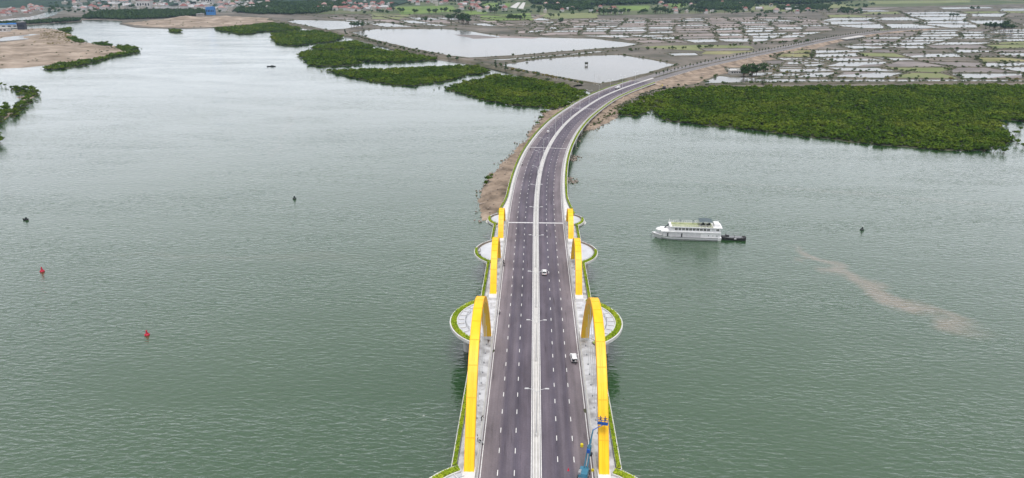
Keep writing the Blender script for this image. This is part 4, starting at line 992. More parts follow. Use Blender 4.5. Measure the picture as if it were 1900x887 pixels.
# ---- arches
ARCH = [(128.5, 194.5, 25.0), (224, 260, 13.8), (281.5, 306.5, 9.2)]
AX = 14.75
ANAME = ['largest', 'middle sized', 'smallest']
for ai, (a0, a1, H) in enumerate(ARCH):
    for sg in (-1, 1):
        mid, hl = (a0 + a1) / 2, (a1 - a0) / 2
        w, th = 2.1, (1.5, 1.25, 1.0)[ai]
        def pt(t):      # t -1..1 along the arch: parabola blended to a rounder crown
            yy = mid + hl * t; zz = zroad(yy)
            return yy, zz + .9 + H * (1 - abs(t) ** 2.15)
        secs = []; top = []; N = 48
        for k in range(N + 1):
            t = -1 + 2 * k / N; y0_, z0_ = pt(t); ya, za = pt(t - .01); yb, zb = pt(t + .01)
            ty, tz = yb - ya, zb - za; l_ = math.hypot(ty, tz); ny, nz = -tz / l_, ty / l_
            secs.append([(sg * AX - w / 2, y0_ - ny * th, z0_ - nz * th), (sg * AX + w / 2, y0_ - ny * th, z0_ - nz * th), (sg * AX + w / 2, y0_, z0_), (sg * AX - w / 2, y0_, z0_)])
            top.append((y0_, z0_, ny, nz))
        ar = MB().loft(secs).build('arch', 'arch_yellow', bridge)
        tag(ar, '%s yellow steel arch rising from the %s walkway' % (ANAME[ai], 'river-side' if sg < 0 else 'ship-side'))
        # edge flanges covering both arch sides; their orange paints in the side shade
        for e_ in (-1, 1):
            x = sg * AX + e_ * (w / 2 + .03)
            MB().loft([[(x - .05, y - ny * (th + .05), z - nz * (th + .05)), (x + .05, y - ny * (th + .05), z - nz * (th + .05)), (x + .05, y + ny * .07, z + nz * .07), (x - .05, y + ny * .07, z + nz * .07)] for (y, z, ny, nz) in top]).build('shade_flange', 'arch_shade_joint', ar)
        # climbing rails on the flanks
        for (k0, k1) in ((0, 15), (N - 15, N)) if ai == 0 else ((0, 11), (N - 11, N)):
            for e_ in (-.22, .22):
                x = sg * AX + e_
                MB().loft([[(x - .04, y, z), (x + .04, y, z), (x + .04, y + ny * .16, z + nz * .16), (x - .04, y + ny * .16, z + nz * .16)] for (y, z, ny, nz) in top[k0:k1 + 1]]).build('climbing_rail', 'arch_yellow', ar)
        for k in range(3, N - 2, 4):      # welded panel joints
            (y, z, ny, nz), (y2, z2, _a, _b) = top[k], top[k + 1]; l_ = math.hypot(y2 - y, z2 - z); dy, dz = (y2 - y) / l_ * .09, (z2 - z) / l_ * .09; x0_, x1_ = sg * AX - w / 2 + .02, sg * AX + w / 2 - .02
            MB().loft([[(x_, y - dy - ny * .1, z - dz - nz * .1), (x_, y + dy - ny * .1, z + dz - nz * .1), (x_, y + dy + ny * .05, z + dz + nz * .05), (x_, y - dy + ny * .05, z - dz + nz * .05)] for x_ in (x0_, x1_)]).build('panel_joint', 'arch_shade_joint', ar)
        # hangers
        nh = (12, 7, 5)[ai]
        for k in range(1, nh):
            t = -1 + 2 * k / nh
            yy, zz = pt(t); zb = zroad(yy)
            MB().tube([(sg * AX, yy, zb + .1), (sg * AX, yy, zz - th * 1.05)], .07, 6).build('hanger', 'steel_light', ar)
            MB().lathe([(.22, 0), (.22, .35), (.1, .5)], (sg * AX, yy, zb + .12), 8).build('anchor', 'steel_grey', ar)
        # plinths
        for yy, dr in ((a0, -1), (a1, 1)):
            zb = zroad(yy)
            MB().box((sg * AX, yy + dr * .6, zb + .55), (3.0, 5.2, 1.15), taper=.93).build('plinth', 'concrete_light', bridge)
# ---- balconies: (centre s, centre lat, radius, style)
BAL = [(115.0, 8.5, 19.0, 1), (205.5, 8.3, 19.1, 1), (268.5, 8.3, 16.3, 2), (310.0, 11.0, 10.9, 3)]
LEAF_RNG = np.random.default_rng(77)
def hedge_run(name, pts, w, h, label, group=None, dens=26, lean=None):
    """clipped hedge: leaf-sized faces round a boxy core along a path (points at planter level)"""
    V = []; F = []; n0 = 0
    tot = 0
    core_v = []; core_f = []
    for i in range(len(pts)):
        t_ = (pts[min(i + 1, len(pts) - 1)] - pts[max(i - 1, 0)]); t_.z = 0; t_.normalize(); nn = Vector((t_.y, -t_.x, 0))
        for o_, dz in ((-.40, 0), (-.36, .72), (.36, .72), (.40, 0)):
            q = pts[i] + nn * o_ * w * LEAF_RNG.uniform(.9, 1.1); core_v.append((q.x, q.y, q.z + dz * h * LEAF_RNG.uniform(.85, 1.1)))
    for i in range(len(pts) - 1):
        for k in range(3): core_f.append((i * 4 + k, i * 4 + k + 1, i * 4 + 5 + k, i * 4 + 4 + k))
    V.append(np.array(core_v)); F += core_f; n0 = len(core_v)
    for i in range(len(pts) - 1):
        a, b_ = pts[i], pts[i + 1]; L_ = (b_ - a).length; n_ = int(dens * L_); t_ = (b_ - a).normalized(); nn = Vector((t_.y, -t_.x, 0))
        if n_ < 1: continue
        u = LEAF_RNG.uniform(0, 1, (n_, 1)); la = LEAF_RNG.uniform(-.52, .52, (n_, 1)) * w; hz = h * (.35 + .75 * np.sqrt(LEAF_RNG.uniform(0, 1, (n_, 1)))) * (1 - .5 * (np.abs(la) / w) ** 2)
        p = np.array(a)[None] * (1 - u) + np.array(b_)[None] * u + np.array(nn)[None] * la; p[:, 2:3] += hz
        d = LEAF_RNG.normal(size=(n_, 3)); d[:, 2] = abs(d[:, 2]) + .3; d /= np.linalg.norm(d, axis=1, keepdims=True)
        A = np.cross(d, LEAF_RNG.normal(size=(n_, 3))); A /= np.linalg.norm(A, axis=1, keepdims=True); B = np.cross(d, A); sz = LEAF_RNG.uniform(.09, .2, (n_, 1))
        V.append(np.stack([p - A * sz - B * sz * .7, p + A * sz - B * sz * .6, p + A * sz * .9 + B * sz * .7, p - A * sz * .8 + B * sz * .7], 1).reshape(-1, 3))
        F += [(n0 + 4 * k, n0 + 4 * k + 1, n0 + 4 * k + 2, n0 + 4 * k + 3) for k in range(n_)]; n0 += 4 * n_
    VV = np.concatenate(V); n4 = len(VV)
    patch = .5 + .3 * np.sin(VV[:, 1] * .21 + VV[:, 0] * .3) + LEAF_RNG.normal(size=n4) * .18
    o = link(name, np_mesh(name, VV, np.array(F), np.clip(patch, 0, 1)), 'hedge')
    tag(o, label, 'hedge', group); return o
def rail_run(name, pts, parent, h=1.1, post=2.0, M='rail_dark'):
    mb = MB()
    for z in (h, h * .55, .15): mb.tube([p + Vector((0, 0, z)) for p in pts], .045 if z == h else .03, 4)
    acc = 0
    for i in range(len(pts) - 1):
        L_ = (pts[i + 1] - pts[i]).length; k = 0
        while acc < L_:
            p = pts[i].lerp(pts[i + 1], acc / L_); mb.box((p.x, p.y, p.z + h / 2), (.09, .09, h)); acc += post
        acc -= L_
    return mb.build(name, M, parent, fix=False)
def arc(bc, br, r, sg, a0, a1, n_, dz=0.13):
    out = []
    for k in range(n_ + 1):
        a = a0 + (a1 - a0) * k / n_
        out.append(P3(bc + r * math.sin(a), sg * (br + r * math.cos(a)), dz))
    return out
def ring(name, inner, outer, z0, z1, M, parent):
    n_ = len(inner); secs = []
    for i in range(n_):
        p, q = inner[i], outer[i]
        secs.append([(p.x, p.y, p.z + z0), (q.x, q.y, q.z + z0), (q.x, q.y, q.z + z1), (p.x, p.y, p.z + z1)])
    return MB().loft(secs).build(name, M, parent)
BLAB = {115.0: 'near', 205.5: 'large', 268.5: 'middle', 310.0: 'small'}
EDGE = 18.95; cuts = []
for (bc, br, r, style) in BAL:
    am = math.acos((EDGE - 1.2 - br) / r); cuts.append((bc - r * math.sin(am), bc + r * math.sin(am)))
    for sg in (-1, 1):
        side = 'river-side' if sg < 0 else 'ship-side'
        outer = arc(bc, br, r, sg, -am, am, 40); e0, e1 = outer[0], outer[-1]
        # slab and underside
        low = [Vector((p.x, p.y, p.z - 1.0)) for p in arc(bc, br, r - .8, sg, -am, am, 40)]
        mb = MB(); n_ = len(outer); mb.v = [tuple(p) for p in outer] + [tuple(p) for p in low]
        mb.f = [tuple(range(n_)), tuple(range(2 * n_ - 1, n_ - 1, -1))] + [(i, i + 1, n_ + i + 1, n_ + i) for i in range(n_ - 1)] + [(n_ - 1, 0, n_, 2 * n_ - 1)]
        bal = mb.build('balcony', 'concrete', bridge); tag(bal, '%s round viewing balcony bulging from the %s walkway' % (BLAB[bc], side))
        q = P3(bc, sg * (br + r * .72)); MB().lathe([(1.6, -3), (1.2, q.z - 3.5), (4.2, q.z - .9)], (q.x, q.y, 0), 14).build('support', 'concrete', bal)
        hin = 1.75 if style == 1 else .95
        plz_r = r - hin - .7
        if style == 1:
            ring('rim', arc(bc, br, r - .28, sg, -am, am, 40), arc(bc, br, r + .12, sg, -am, am, 40), -.6, .38, 'concrete_light', bal)
            ring('planter', arc(bc, br, r - .3 - hin, sg, -am, am, 40), arc(bc, br, r - .29, sg, -am, am, 40), 0, .12, 'soil', bal)
            ring('planter_kerb', arc(bc, br, r - .62 - hin, sg, -am, am, 40), arc(bc, br, r - .32 - hin, sg, -am, am, 40), 0, .45, 'concrete_light', bal)
            ring('gallery_floor', arc(bc, br, r - 5.0, sg, -am, am, 40), arc(bc, br, r - .64 - hin, sg, -am, am, 40), 0, .03, 'paving', bal)
            plz_r = r - 5.05
            for k in range(11):
                a = -am * .9 + 2 * am * .9 * k / 10; aw = .11 / r
                ring('bench', arc(bc, br, r - 4.5, sg, a - aw * 1.3, a + aw * 1.3, 1), arc(bc, br, r - 2.6, sg, a - aw, a + aw, 1), .03, .46, 'concrete_light', bal)
            rail_run('railing', arc(bc, br, r - 4.9, sg, -am * .98, am * .98, 30), bal)
            hedge_run('balcony_hedge', arc(bc, br, r - .3 - hin / 2, sg, -am, am, 60, .2), hin * .98, .75, 'clipped green hedge ringing the %s round balcony on the %s edge' % (BLAB[bc], side), dens=58)
        else:
            ring('rim', arc(bc, br, r - .1, sg, -am, am, 40), arc(bc, br, r + .22, sg, -am, am, 40), -.5, .3, 'concrete_light', bal)
            ring('planter', arc(bc, br, r - .12 - hin, sg, -am, am, 40), arc(bc, br, r - .11, sg, -am, am, 40), 0, .12, 'soil', bal)
            rail_run('railing', arc(bc, br, r - .3 - hin, sg, -am, am, 30), bal)
            hedge_run('balcony_hedge', arc(bc, br, r - .12 - hin / 2, sg, -am, am * (.12 if style == 2 else .25), 34, .2), hin * 1.05, .85, 'clipped green hedge on the near rim of the %s balcony on the %s edge' % (BLAB[bc], side), dens=40)
        pz = arc(bc, br, plz_r, sg, -am, am, 40, .15)
        n_ = len(pz); mb = MB(); mb.v = [tuple(p) for p in pz]; mb.f = [tuple(range(n_))]
        me = mb.mesh('plaza')
        if me.polygons[0].normal.z < 0: me.flip_normals()
        link('plaza', me, 'paving', bal)
# hedges, rims and railings on the straight edges between balconies, and along the curve
runs = []; prev = S0
for c0, c1 in cuts:
    if c0 - prev > 3: runs.append((prev, c0))
    prev = c1
runs.append((prev, SB - 3))
RN = ['beside the largest arch', 'beside the middle arch', 'beside the smallest arch', 'all along the curve beyond the arches']
runs = [r_ for r_ in runs if r_[1] > 140]
for (s0, s1), nm in zip(runs, RN):
    for sg in (-1, 1):
        side = 'river-side' if sg < 0 else 'ship-side'; n_ = max(2, int((s1 - s0) / 3))
        ss = [s0 + (s1 - s0) * k / n_ for k in range(n_ + 1)]
        hedge_run('hedge', [P3(s, sg * (hw(s) - .72), .05) for s in ss], .95, .8, 'clipped green hedge on the %s deck edge %s' % (side, nm), dens=40)
        rail_run('railing', [P3(s, sg * (hw(s) - 1.30), .12) for s in ss], bridge)
        ribbon('edge_kerb', s0, s1, [(lambda s, g=sg: g * (hw(s) - .16), -.75), (lambda s, g=sg: g * (hw(s) + .06), -.75), (lambda s, g=sg: g * (hw(s) + .06), .32), (lambda s, g=sg: g * (hw(s) - .16), .32)], 'concrete_light', bridge, closed=True)
ribbon('planter', S0, SB, [(lambda s: -hw(s) + .16, -.02), (lambda s: -hw(s) + 1.3, -.02)], 'soil', bridge)
ribbon('planter', S0, SB, [(lambda s: hw(s) - 1.3, -.02), (lambda s: hw(s) - .16, -.02)], 'soil', bridge)
# ---- piers
for yy in (45, 78, 112, 128, 195, 223, 261, 281, 308):
    zb = zroad(yy) - 2.2
    for sg in (-1, 1):
        MB().box((sg * 9.5, yy, zb / 2 - 2), (9, 2.6, zb + 4), taper=.92).build('pier', 'concrete', bridge)
s1p = s_of(1046, 238) ; ps = []
s = s1p - 33 * 3
while s < SB - 10:
    if s > 318: ps.append(s)
    s += 33.0
for s in ps:
    p, n_, t_ = fr(s); rz = math.atan2(n_.y, n_.x); z = zroad(s)
    MB().box((p.x, p.y, z - 2.0), (31, 2.0, 1.5), rz).build('pier_cap', 'concrete', bridge)
    for lat in (-14.3, -5, 5, 14.3):
        q = p + n_ * lat; MB().lathe([(.85, -3), (.85, z - 2.9)], (q.x, q.y, 0), 12).build('pier_column', 'concrete', bridge)
p, n_, t_ = fr(SB); MB().box((p.x, p.y, 1.0), (31, 2, 3.5), math.atan2(n_.y, n_.x)).build('abutment', 'concrete', bridge)

# ---- lamps on the central reserve
def lamp_proto():
    e_ = empty('street_lamp', (0, 0, 0))
    MB().tube([(0, 0, .1), (0, 0, 6), (0, 0, 12.2)], [.13, .10, .07], 8).build('pole', 'steel_light', e_, local=True)
    MB().lathe([(.28, 0), (.28, .5), (.16, .7)], (0, 0, .1), 8).build('base', 'concrete_light', e_, local=True)
    for sg in (-1, 1):
        a = MB().tube([(0, 0, 12.0), (sg * .7, 0, 12.7), (sg * 1.9, 0, 13.05)], [.06, .055, .05], 6).build('arm', 'steel_light', e_, local=True)
        MB().box((sg * 2.35, 0, 13.08), (1.0, .36, .14), taper=.8).build('lamp_head', 'steel_light', a, local=True)
    return e_
lp = lamp_proto(); s = 143.4; k = 0
while s < SB - 5:
    o = lp if k == 0 else copy_tree(lp)
    p, n_, t_ = fr(s); o.location = P3(s, 0, .3); o.rotation_euler = (0, 0, math.atan2(n_.y, n_.x))
    where = 'between the largest arches' if s < 205 else ('between the smaller arches' if s < 310 else 'on the curve beyond the arches')
    tag(o, 'tall twin-armed street lamp on the central reserve ' + where, 'street lamp', 'street lamps on the central reserve ' + where)
    s += 36; k += 1
# young trees in the median of the land road
s = SB + 38
while s < SE - 20:
    plant('young', 'young_tree', P3(s, RNG.normal() * .2, .2), RNG.uniform(.95, 1.5), 'young dark tree planted in the median of the land road', 'tree', 'young trees along the land road median')
    s += 11.0
# small culvert bridge far along the land road
sc_ = s_of(1562, 68); p, n_, t_ = fr(sc_); rz = math.atan2(t_.y, t_.x)
cv = empty('culvert_bridge', p + n_ * 23 + Vector((0, 0, 0)), rz); tag(cv, 'low concrete culvert bridge with dark openings under the far road', 'bridge')
MB().box((0, 3.5, 3.4), (86, 12, 1.2)).build('slab', 'concrete', cv, local=True)
MB().box((0, 8.6, 1.5), (86, .8, 3.4)).build('opening_shade', 'mud_dark', cv, local=True)  # dark-coloured backing paints in the shade inside the openings
for k in range(9): MB().box((-40 + k * 10, 3.0, 1.4), (1.2, 9, 3.0)).build('pier', 'concrete', cv, local=True)
# poles by the square pond and along the land road
for (x, y, h) in ((1102, 159, 13), (1111, 158, 9), (1470, 112, 12), (1034, 150, 10), (958, 108, 11), (903, 107, 11), (1415, 79, 10), (1386, 117, 12)):
    e_ = empty('utility_pole', at(x, y, Z0)); tag(e_, 'thin grey utility pole with a crossbar beside the ponds', 'pole', 'utility poles beside the ponds')
    MB().tube([(0, 0, -.3), (0, 0, h)], [.16, .1], 6).build('pole', 'concrete', e_, local=True); MB().box((0, 0, h - .5), (2.2, .14, .14)).build('crossbar', 'steel_grey', e_, local=True)

# ------------------------------------------------------------------ people and vehicles
def skin_mesh(verts, edges, radii, name):
    me = bpy.data.meshes.new(name + '_tmp'); me.from_pydata(verts, edges, [])
    o = bpy.data.objects.new('tmp', me); C.objects.link(o)
    md = o.modifiers.new('s', 'SKIN'); md.use_smooth_shade = True
    for i, r_ in enumerate(radii):
        d = me.skin_vertices[0].data[i]; d.radius = (r_, r_) if not isinstance(r_, tuple) else r_; d.use_root = (i == 0)
    o.modifiers.new('d', 'SUBSURF').levels = 1
    dg = bpy.context.evaluated_depsgraph_get(); dg.update()
    out = bpy.data.meshes.new_from_object(o.evaluated_get(dg)); out.name = name
    bpy.data.objects.remove(o); bpy.data.meshes.remove(me)
    return out
def body(pose):
    if pose == 'stand':
        V = [(0, 0, .95), (0, 0, 1.2), (0, 0, 1.42), (0, 0, 1.52), (0, .02, 1.64), (0, .02, 1.74), (.2, 0, 1.4), (.27, .03, 1.12), (.26, -.08, .9), (-.2, 0, 1.4), (-.27, .03, 1.12), (-.26, -.08, .9), (.1, 0, .9), (.11, -.03, .5), (.11, 0, .08), (.12, -.16, .04), (-.1, 0, .9), (-.12, .06, .5), (-.12, .1, .08), (-.13, -.06, .04)]
    elif pose == 'bend':
        V = [(0, 0, .92), (0, -.15, 1.1), (0, -.36, 1.2), (0, -.45, 1.24), (0, -.54, 1.28), (0, -.62, 1.33), (.2, -.36, 1.16), (.25, -.5, .95), (.2, -.68, .85), (-.2, -.36, 1.16), (-.25, -.5, .95), (-.2, -.68, .85), (.1, 0, .88), (.11, -.1, .5), (.11, .02, .08), (.12, -.14, .04), (-.1, 0, .88), (-.12, -.08, .5), (-.12, .04, .08), (-.13, -.12, .04)]
    else:     # ride: sitting astride, facing -y
        V = [(0, 0, .82), (0, -.04, 1.05), (0, -.1, 1.27), (0, -.12, 1.37), (0, -.13, 1.49), (0, -.13, 1.59), (.2, -.1, 1.24), (.28, -.28, 1.06), (.26, -.52, 1.04), (-.2, -.1, 1.24), (-.28, -.28, 1.06), (-.26, -.52, 1.04), (.12, -.02, .8), (.2, -.4, .72), (.19, -.28, .34), (.19, -.42, .3), (-.12, -.02, .8), (-.2, -.4, .72), (-.19, -.28, .34), (-.19, -.42, .3)]
    E = [(0, 1), (1, 2), (2, 3), (3, 4), (4, 5), (2, 6), (6, 7), (7, 8), (2, 9), (9, 10), (10, 11), (0, 12), (12, 13), (13, 14), (14, 15), (0, 16), (16, 17), (17, 18), (18, 19)]
    Rr = [(.15, .11), (.14, .10), (.16, .11), .055, .095, .07, .06, .048, .04, .06, .048, .04, .085, .062, .045, .035, .085, .062, .045, .035]
    return V, E, Rr
_bodies = {}
def person(loc, rz, pose, shirt, label, group=None, hat=None, name='person'):
    if pose not in _bodies: V, E, Rr = body(pose); _bodies[pose] = skin_mesh(V, E, Rr, 'body')
    e_ = empty(name, loc, rz); tag(e_, label, 'person', group)
    key = (pose, shirt)
    if key not in _bodies:
        me = _bodies[pose].copy(); me.materials.clear()
        for mm in (shirt, 'cloth_dark', 'skin'): me.materials.append(MATS[mm])
        V = body(pose)[0]; hz = V[3][2]; hand = V[8]
        for p in me.polygons:
            c = p.center
            top = (Vector(V[4]) - c).length < .19
            hnd = min((Vector(V[8]) - c).length, (Vector(V[11]) - c).length) < .12
            low = c.z < V[0][2] + .02 and abs(c.x) < .24 and not hnd and not (pose == 'bend' and c.y < -.3)
            p.material_index = 2 if (top or hnd) else (1 if low else 0)
        _bodies[key] = me
    link('body', _bodies[key], None, e_, True, True)
    V = body(pose)[0]; hx = Vector(V[4]) + Vector((0, .02, .06))
    MB().lathe([(.115, -.04), (.125, .03), (.10, .10), (.03, .135)], tuple(hx), 10).build('hair' if hat is None else 'helmet', hat or 'hair', e_, local=True, smooth=True)
    # face: nose, eyes and mouth as small pieces
    f_ = Vector(V[4])
    MB().box((f_.x, f_.y - .10, f_.z - .01), (.025, .04, .045), taper=.6).build('nose', 'skin', e_, local=True)
    for s_ in (-1, 1): MB().box((f_.x + s_ * .035, f_.y - .092, f_.z + .02), (.026, .012, .012)).build('eye', 'hair', e_, local=True)
    MB().box((f_.x, f_.y - .092, f_.z - .05), (.05, .012, .012)).build('mouth', 'cloth_red', e_, local=True)
    # hands with five fingers
    for i, s_ in ((8, 1), (11, -1)):
        h_ = Vector(V[i]); w_ = (h_ - Vector(V[i - 1])).normalized(); mb = MB(); mb.tube([h_, h_ + w_ * .07], [.04, .045], 6)
        for k, ln in enumerate((.06, .075, .08, .07)):
            a = h_ + w_ * .07 + Vector(((k - 1.5) * .02, 0, 0)); mb.tube([a, a + w_ * ln * .6, a + w_ * ln + Vector((0, -.02, 0))], [.011, .010, .008], 5)
        mb.tube([h_ + Vector((-s_ * .035, -.01, 0)), h_ + Vector((-s_ * .06, -.03, 0)) + w_ * .05], [.013, .010], 5)
        mb.build('hand', 'skin', e_, local=True, fix=False)
    return e_
def wheel(parent, c, r, w, axis='x'):
    t_ = MB().lathe([(r * .62, -w / 2), (r, -w / 2 * .8), (r, w / 2 * .8), (r * .62, w / 2)], c, 16, axis).build('wheel', 'black_rubber', parent, local=True)
    MB().lathe([(r * .6, -w * .53), (r * .2, -w * .56), (r * .2, w * .56), (r * .6, w * .53)], c, 12, axis).build('rim', 'steel_grey', t_, local=True)
def car(loc, rz, label, L_=4.5, W=1.84, H=1.68, open_tail=False, paint='white_paint'):
    """SUV seen from behind and above; front is +y"""
    e_ = empty('car', loc, rz); tag(e_, label, 'car'); h2 = L_ / 2; hw_ = W / 2
    st_ = [(-h2, .5, .80, .78), (-h2 + .12, .32, .98, .95), (-h2 + .9, .28, 1.0, 1.0), (0, .28, .99, 1.0), (h2 - 1.3, .28, 1.02, 1.0), (h2 - .35, .32, .92, .95), (h2, .48, .72, .80)]
    secs = []
    for y, z0, z1, k in st_:
        w_ = hw_ * k; secs.append([(-w_ * .93, y, z0), (w_ * .93, y, z0), (w_, y, z0 + .18), (w_, y, z1 - .14), (w_ * .93, y, z1), (-w_ * .93, y, z1), (-w_, y, z1 - .14), (-w_, y, z0 + .18)])
    bd = MB().loft(secs).build('body', paint, e_, local=True)
    # glasshouse: pillars, roof and glass
    b0, b1, t0, t1 = -h2 + .18, h2 - 1.15, -h2 + .5, h2 - 2.0
    gl = MB(); gl.v = [(-hw_ * .93, b0, .97), (hw_ * .93, b0, .97), (hw_ * .93, b1, .97), (-hw_ * .93, b1, .97), (-hw_ * .74, t0, H - .06), (hw_ * .74, t0, H - .06), (hw_ * .74, t1, H - .06), (-hw_ * .74, t1, H - .06)]
    gl.f = [(0, 1, 5, 4), (1, 2, 6, 5), (2, 3, 7, 6), (3, 0, 4, 7), (4, 5, 6, 7), (3, 2, 1, 0)]
    gl.build('windows', 'dark_glass', e_, local=True)
    rf = MB(); secs = []
    for y, z, k in ((t0 - .12, H - .07, .72), (t0 + .1, H, .76), (0, H + .03, .77), (t1 - .1, H, .76), (t1 + .06, H - .06, .72)):
        w_ = hw_ * k; secs.append([(-w_, y, z - .07), (w_, y, z - .07), (w_ * .94, y, z), (-w_ * .94, y, z)])
    rf.loft(secs).build('roof', paint, e_, local=True)
    for sx in (-1, 1):
        MB().tube([(sx * hw_ * .94, b0, .97), (sx * hw_ * .755, t0, H - .05)], .05, 5).tube([(sx * hw_ * .94, b1, .97), (sx * hw_ * .755, t1, H - .05)], .05, 5).tube([(sx * hw_ * .945, -.1, .97), (sx * hw_ * .76, -.15, H - .04)], .04, 5).build('pillar', paint, e_, local=True)
        MB().tube([(sx * hw_ * .66, t0 + .1, H + .05), (sx * hw_ * .66, t1 - .2, H + .05)], .025, 5).build('roof_rail', 'steel_grey', e_, local=True)
        MB().box((sx * (hw_ + .1), h2 - 1.5, 1.05), (.2, .14, .16)).build('mirror', paint, e_, local=True)
        MB().box((sx * hw_ * .68, -h2 + .03, .80), (.34, .12, .2)).build('tail_light', 'lamp_red', e_, local=True)
        MB().box((sx * hw_ * .62, h2 - .06, .70), (.36, .14, .14)).build('headlight', 'lamp_clear', e_, local=True)
        for y in (-h2 + .85, h2 - .88): wheel(e_, (sx * (hw_ - .1), y, .34), .34, .22)
    MB().box((0, -h2 + .02, .45), (W * .84, .16, .2)).build('bumper', 'black_rubber', e_, local=True)
    if open_tail:
        MB().box((0, -h2 + .25, .93), (W * .74, .6, .5)).build('boot_opening', 'cloth_dark', e_, local=True)
        MB().box((0, -h2 - .15, H + .12), (W * .74, .95, .06)).build('tailgate', paint, e_, local=True)
    return e_
def motorbike(loc, rz, label, M_='buoy_red', group=None):
    e_ = empty('motorbike', loc, rz); tag(e_, label, 'motorbike', group)
    for y in (-.62, .62): wheel(e_, (0, y, .29), .29, .1)
    MB().loft([[(-.1, .75, .45), (.1, .75, .45), (.08, .75, .7), (-.08, .75, .7)], [(-.14, .3, .32), (.14, .3, .32), (.14, .3, .74), (-.14, .3, .74)], [(-.12, -.2, .35), (.12, -.2, .35), (.12, -.2, .55), (-.12, -.2, .55)], [(-.1, -.62, .45), (.1, -.62, .45), (.16, -.6, .95), (-.16, -.6, .95)]]).build('body', M_, e_, local=True)
    MB().box((0, .25, .78), (.28, .75, .1), taper=.85).build('seat', 'black_rubber', e_, local=True)
    MB().tube([(-.34, -.48, 1.02), (0, -.58, 1.0), (.34, -.48, 1.02)], .022, 5).build('handlebar', 'steel_grey', e_, local=True)
    MB().tube([(0, -.56, 1.0), (0, -.64, .3)], .035, 5).build('fork', 'steel_grey', e_, local=True); MB().box((0, -.66, .9), (.16, .1, .14)).build('headlight', 'lamp_clear', e_, local=True)
    return e_
def on_road(px_, py_, zz=0):
    # intersect the view ray with the sloping deck
    z = 8.0
    for _ in range(12):
        p = at(px_, py_, z); i = int(np.argmin((CX - p.x) ** 2 + (CY - p.y) ** 2)); z = zroad(CS[i]) + zz
    p, n_, t_ = fr(CS[i]); q = at(px_, py_, z); return q, math.atan2(-t_.x, t_.y)
q, a = on_road(1010, 508); car(q, a, 'white SUV driving in the inside lane beside the central reserve')
q, a = on_road(1064.5, 667); car(q, a + .06, 'white car parked by the kerb with its tailgate open', open_tail=True)
q2 = q + Vector((.35, -3.0, 0)); person(q2, math.pi + .2, 'stand', 'cloth_white', 'person in a light top standing behind the parked white car')
q, a = on_road(1017, 246); car(q, a, 'white saloon on the curve beyond the arches', L_=4.4, W=1.75, H=1.45)
# lorry
q, a = on_road(1146, 165); tk = empty('lorry', q, a); tag(tk, 'pale flatbed lorry leaving the far end of the bridge', 'lorry')
MB().loft([[(-1.2, y, z0), (1.2, y, z0), (1.15, y, z1), (-1.15, y, z1)] for y, z0, z1 in ((2.4, .6, 2.9), (3.6, .6, 2.9), (4.4, .6, 1.9), (4.6, .6, 1.2))]).build('cab', 'white_paint', tk, local=True)
MB().box((0, 4.1, 2.1), (2.0, .7, .7)).build('windscreen', 'dark_glass', tk, local=True)
MB().box((0, -1.2, 1.0), (2.3, 7.0, .35)).build('chassis', 'black_rubber', tk, local=True)
MB().box((0, -1.2, 1.75), (2.5, 7.0, 1.1)).build('load_bed', 'steel_light', tk, local=True)
for y in (-3.6, -2.4, 3.2):
    for sx in (-1, 1): wheel(tk, (sx * 1.05, y, .5), .5, .3)
# motorbikes and riders
for (x, y, sh, hat, lb) in ((927, 582, 'cloth_white', 'cloth_white', 'riding along the kerb by the large balcony'), (935.5, 494, 'cloth_dark', 'cloth_dark', 'halted by the kerb near the middle balcony'), (934.5, 488, 'cloth_dark', 'cloth_red', 'waiting just behind another bike near the middle balcony'),
                        (969, 307, 'cloth_white', 'cloth_dark', 'riding in the outer lane on the curve'), (984.5, 279, 'cloth_dark', 'cloth_dark', 'nearing the joint on the curve'), (1153, 173, 'cloth_dark', 'cloth_dark', 'heading for the far end of the bridge')):
    q, a = on_road(x, y); motorbike(q, a, 'small motorbike ' + lb, 'cloth_dark')
    person(q + Vector((0, 0, .02)), a, 'ride', sh, '%s-topped rider on a motorbike %s' % ('white' if sh == 'cloth_white' else 'dark', lb), hat=hat)
q, a = on_road(890, 823, .12); motorbike(q + Vector((.3, 0, 0)), a + .8, 'light grey motorbike parked on the walkway under the largest arch', 'steel_light'); person(q + Vector((-.5, .9, 0)), 1.2, 'stand', 'cloth_white', 'person in a pale shirt beside the bike on the walkway')
q, a = on_road(893, 781, .12); person(q, 2.2, 'bend', 'cloth_dark', 'person in dark clothes bending over the walkway under the largest arch')
q, a = on_road(906, 637, .12); person(q, .5, 'bend', 'cloth_dark', 'person in dark clothes working at the far foot of the largest arch')
for (x, y, lb, rz) in ((891, 468, 'standing at the rail of the middle balcony', 1.5), (888.5, 471, 'crouching by a tripod on the middle balcony', .2), (891, 478, 'near the hedge of the middle balcony', 2.6)):
    q, a = on_road(x, y, .16); person(q, rz, 'bend' if 'crouch' in lb else 'stand', 'cloth_dark', 'person in dark clothes ' + lb)

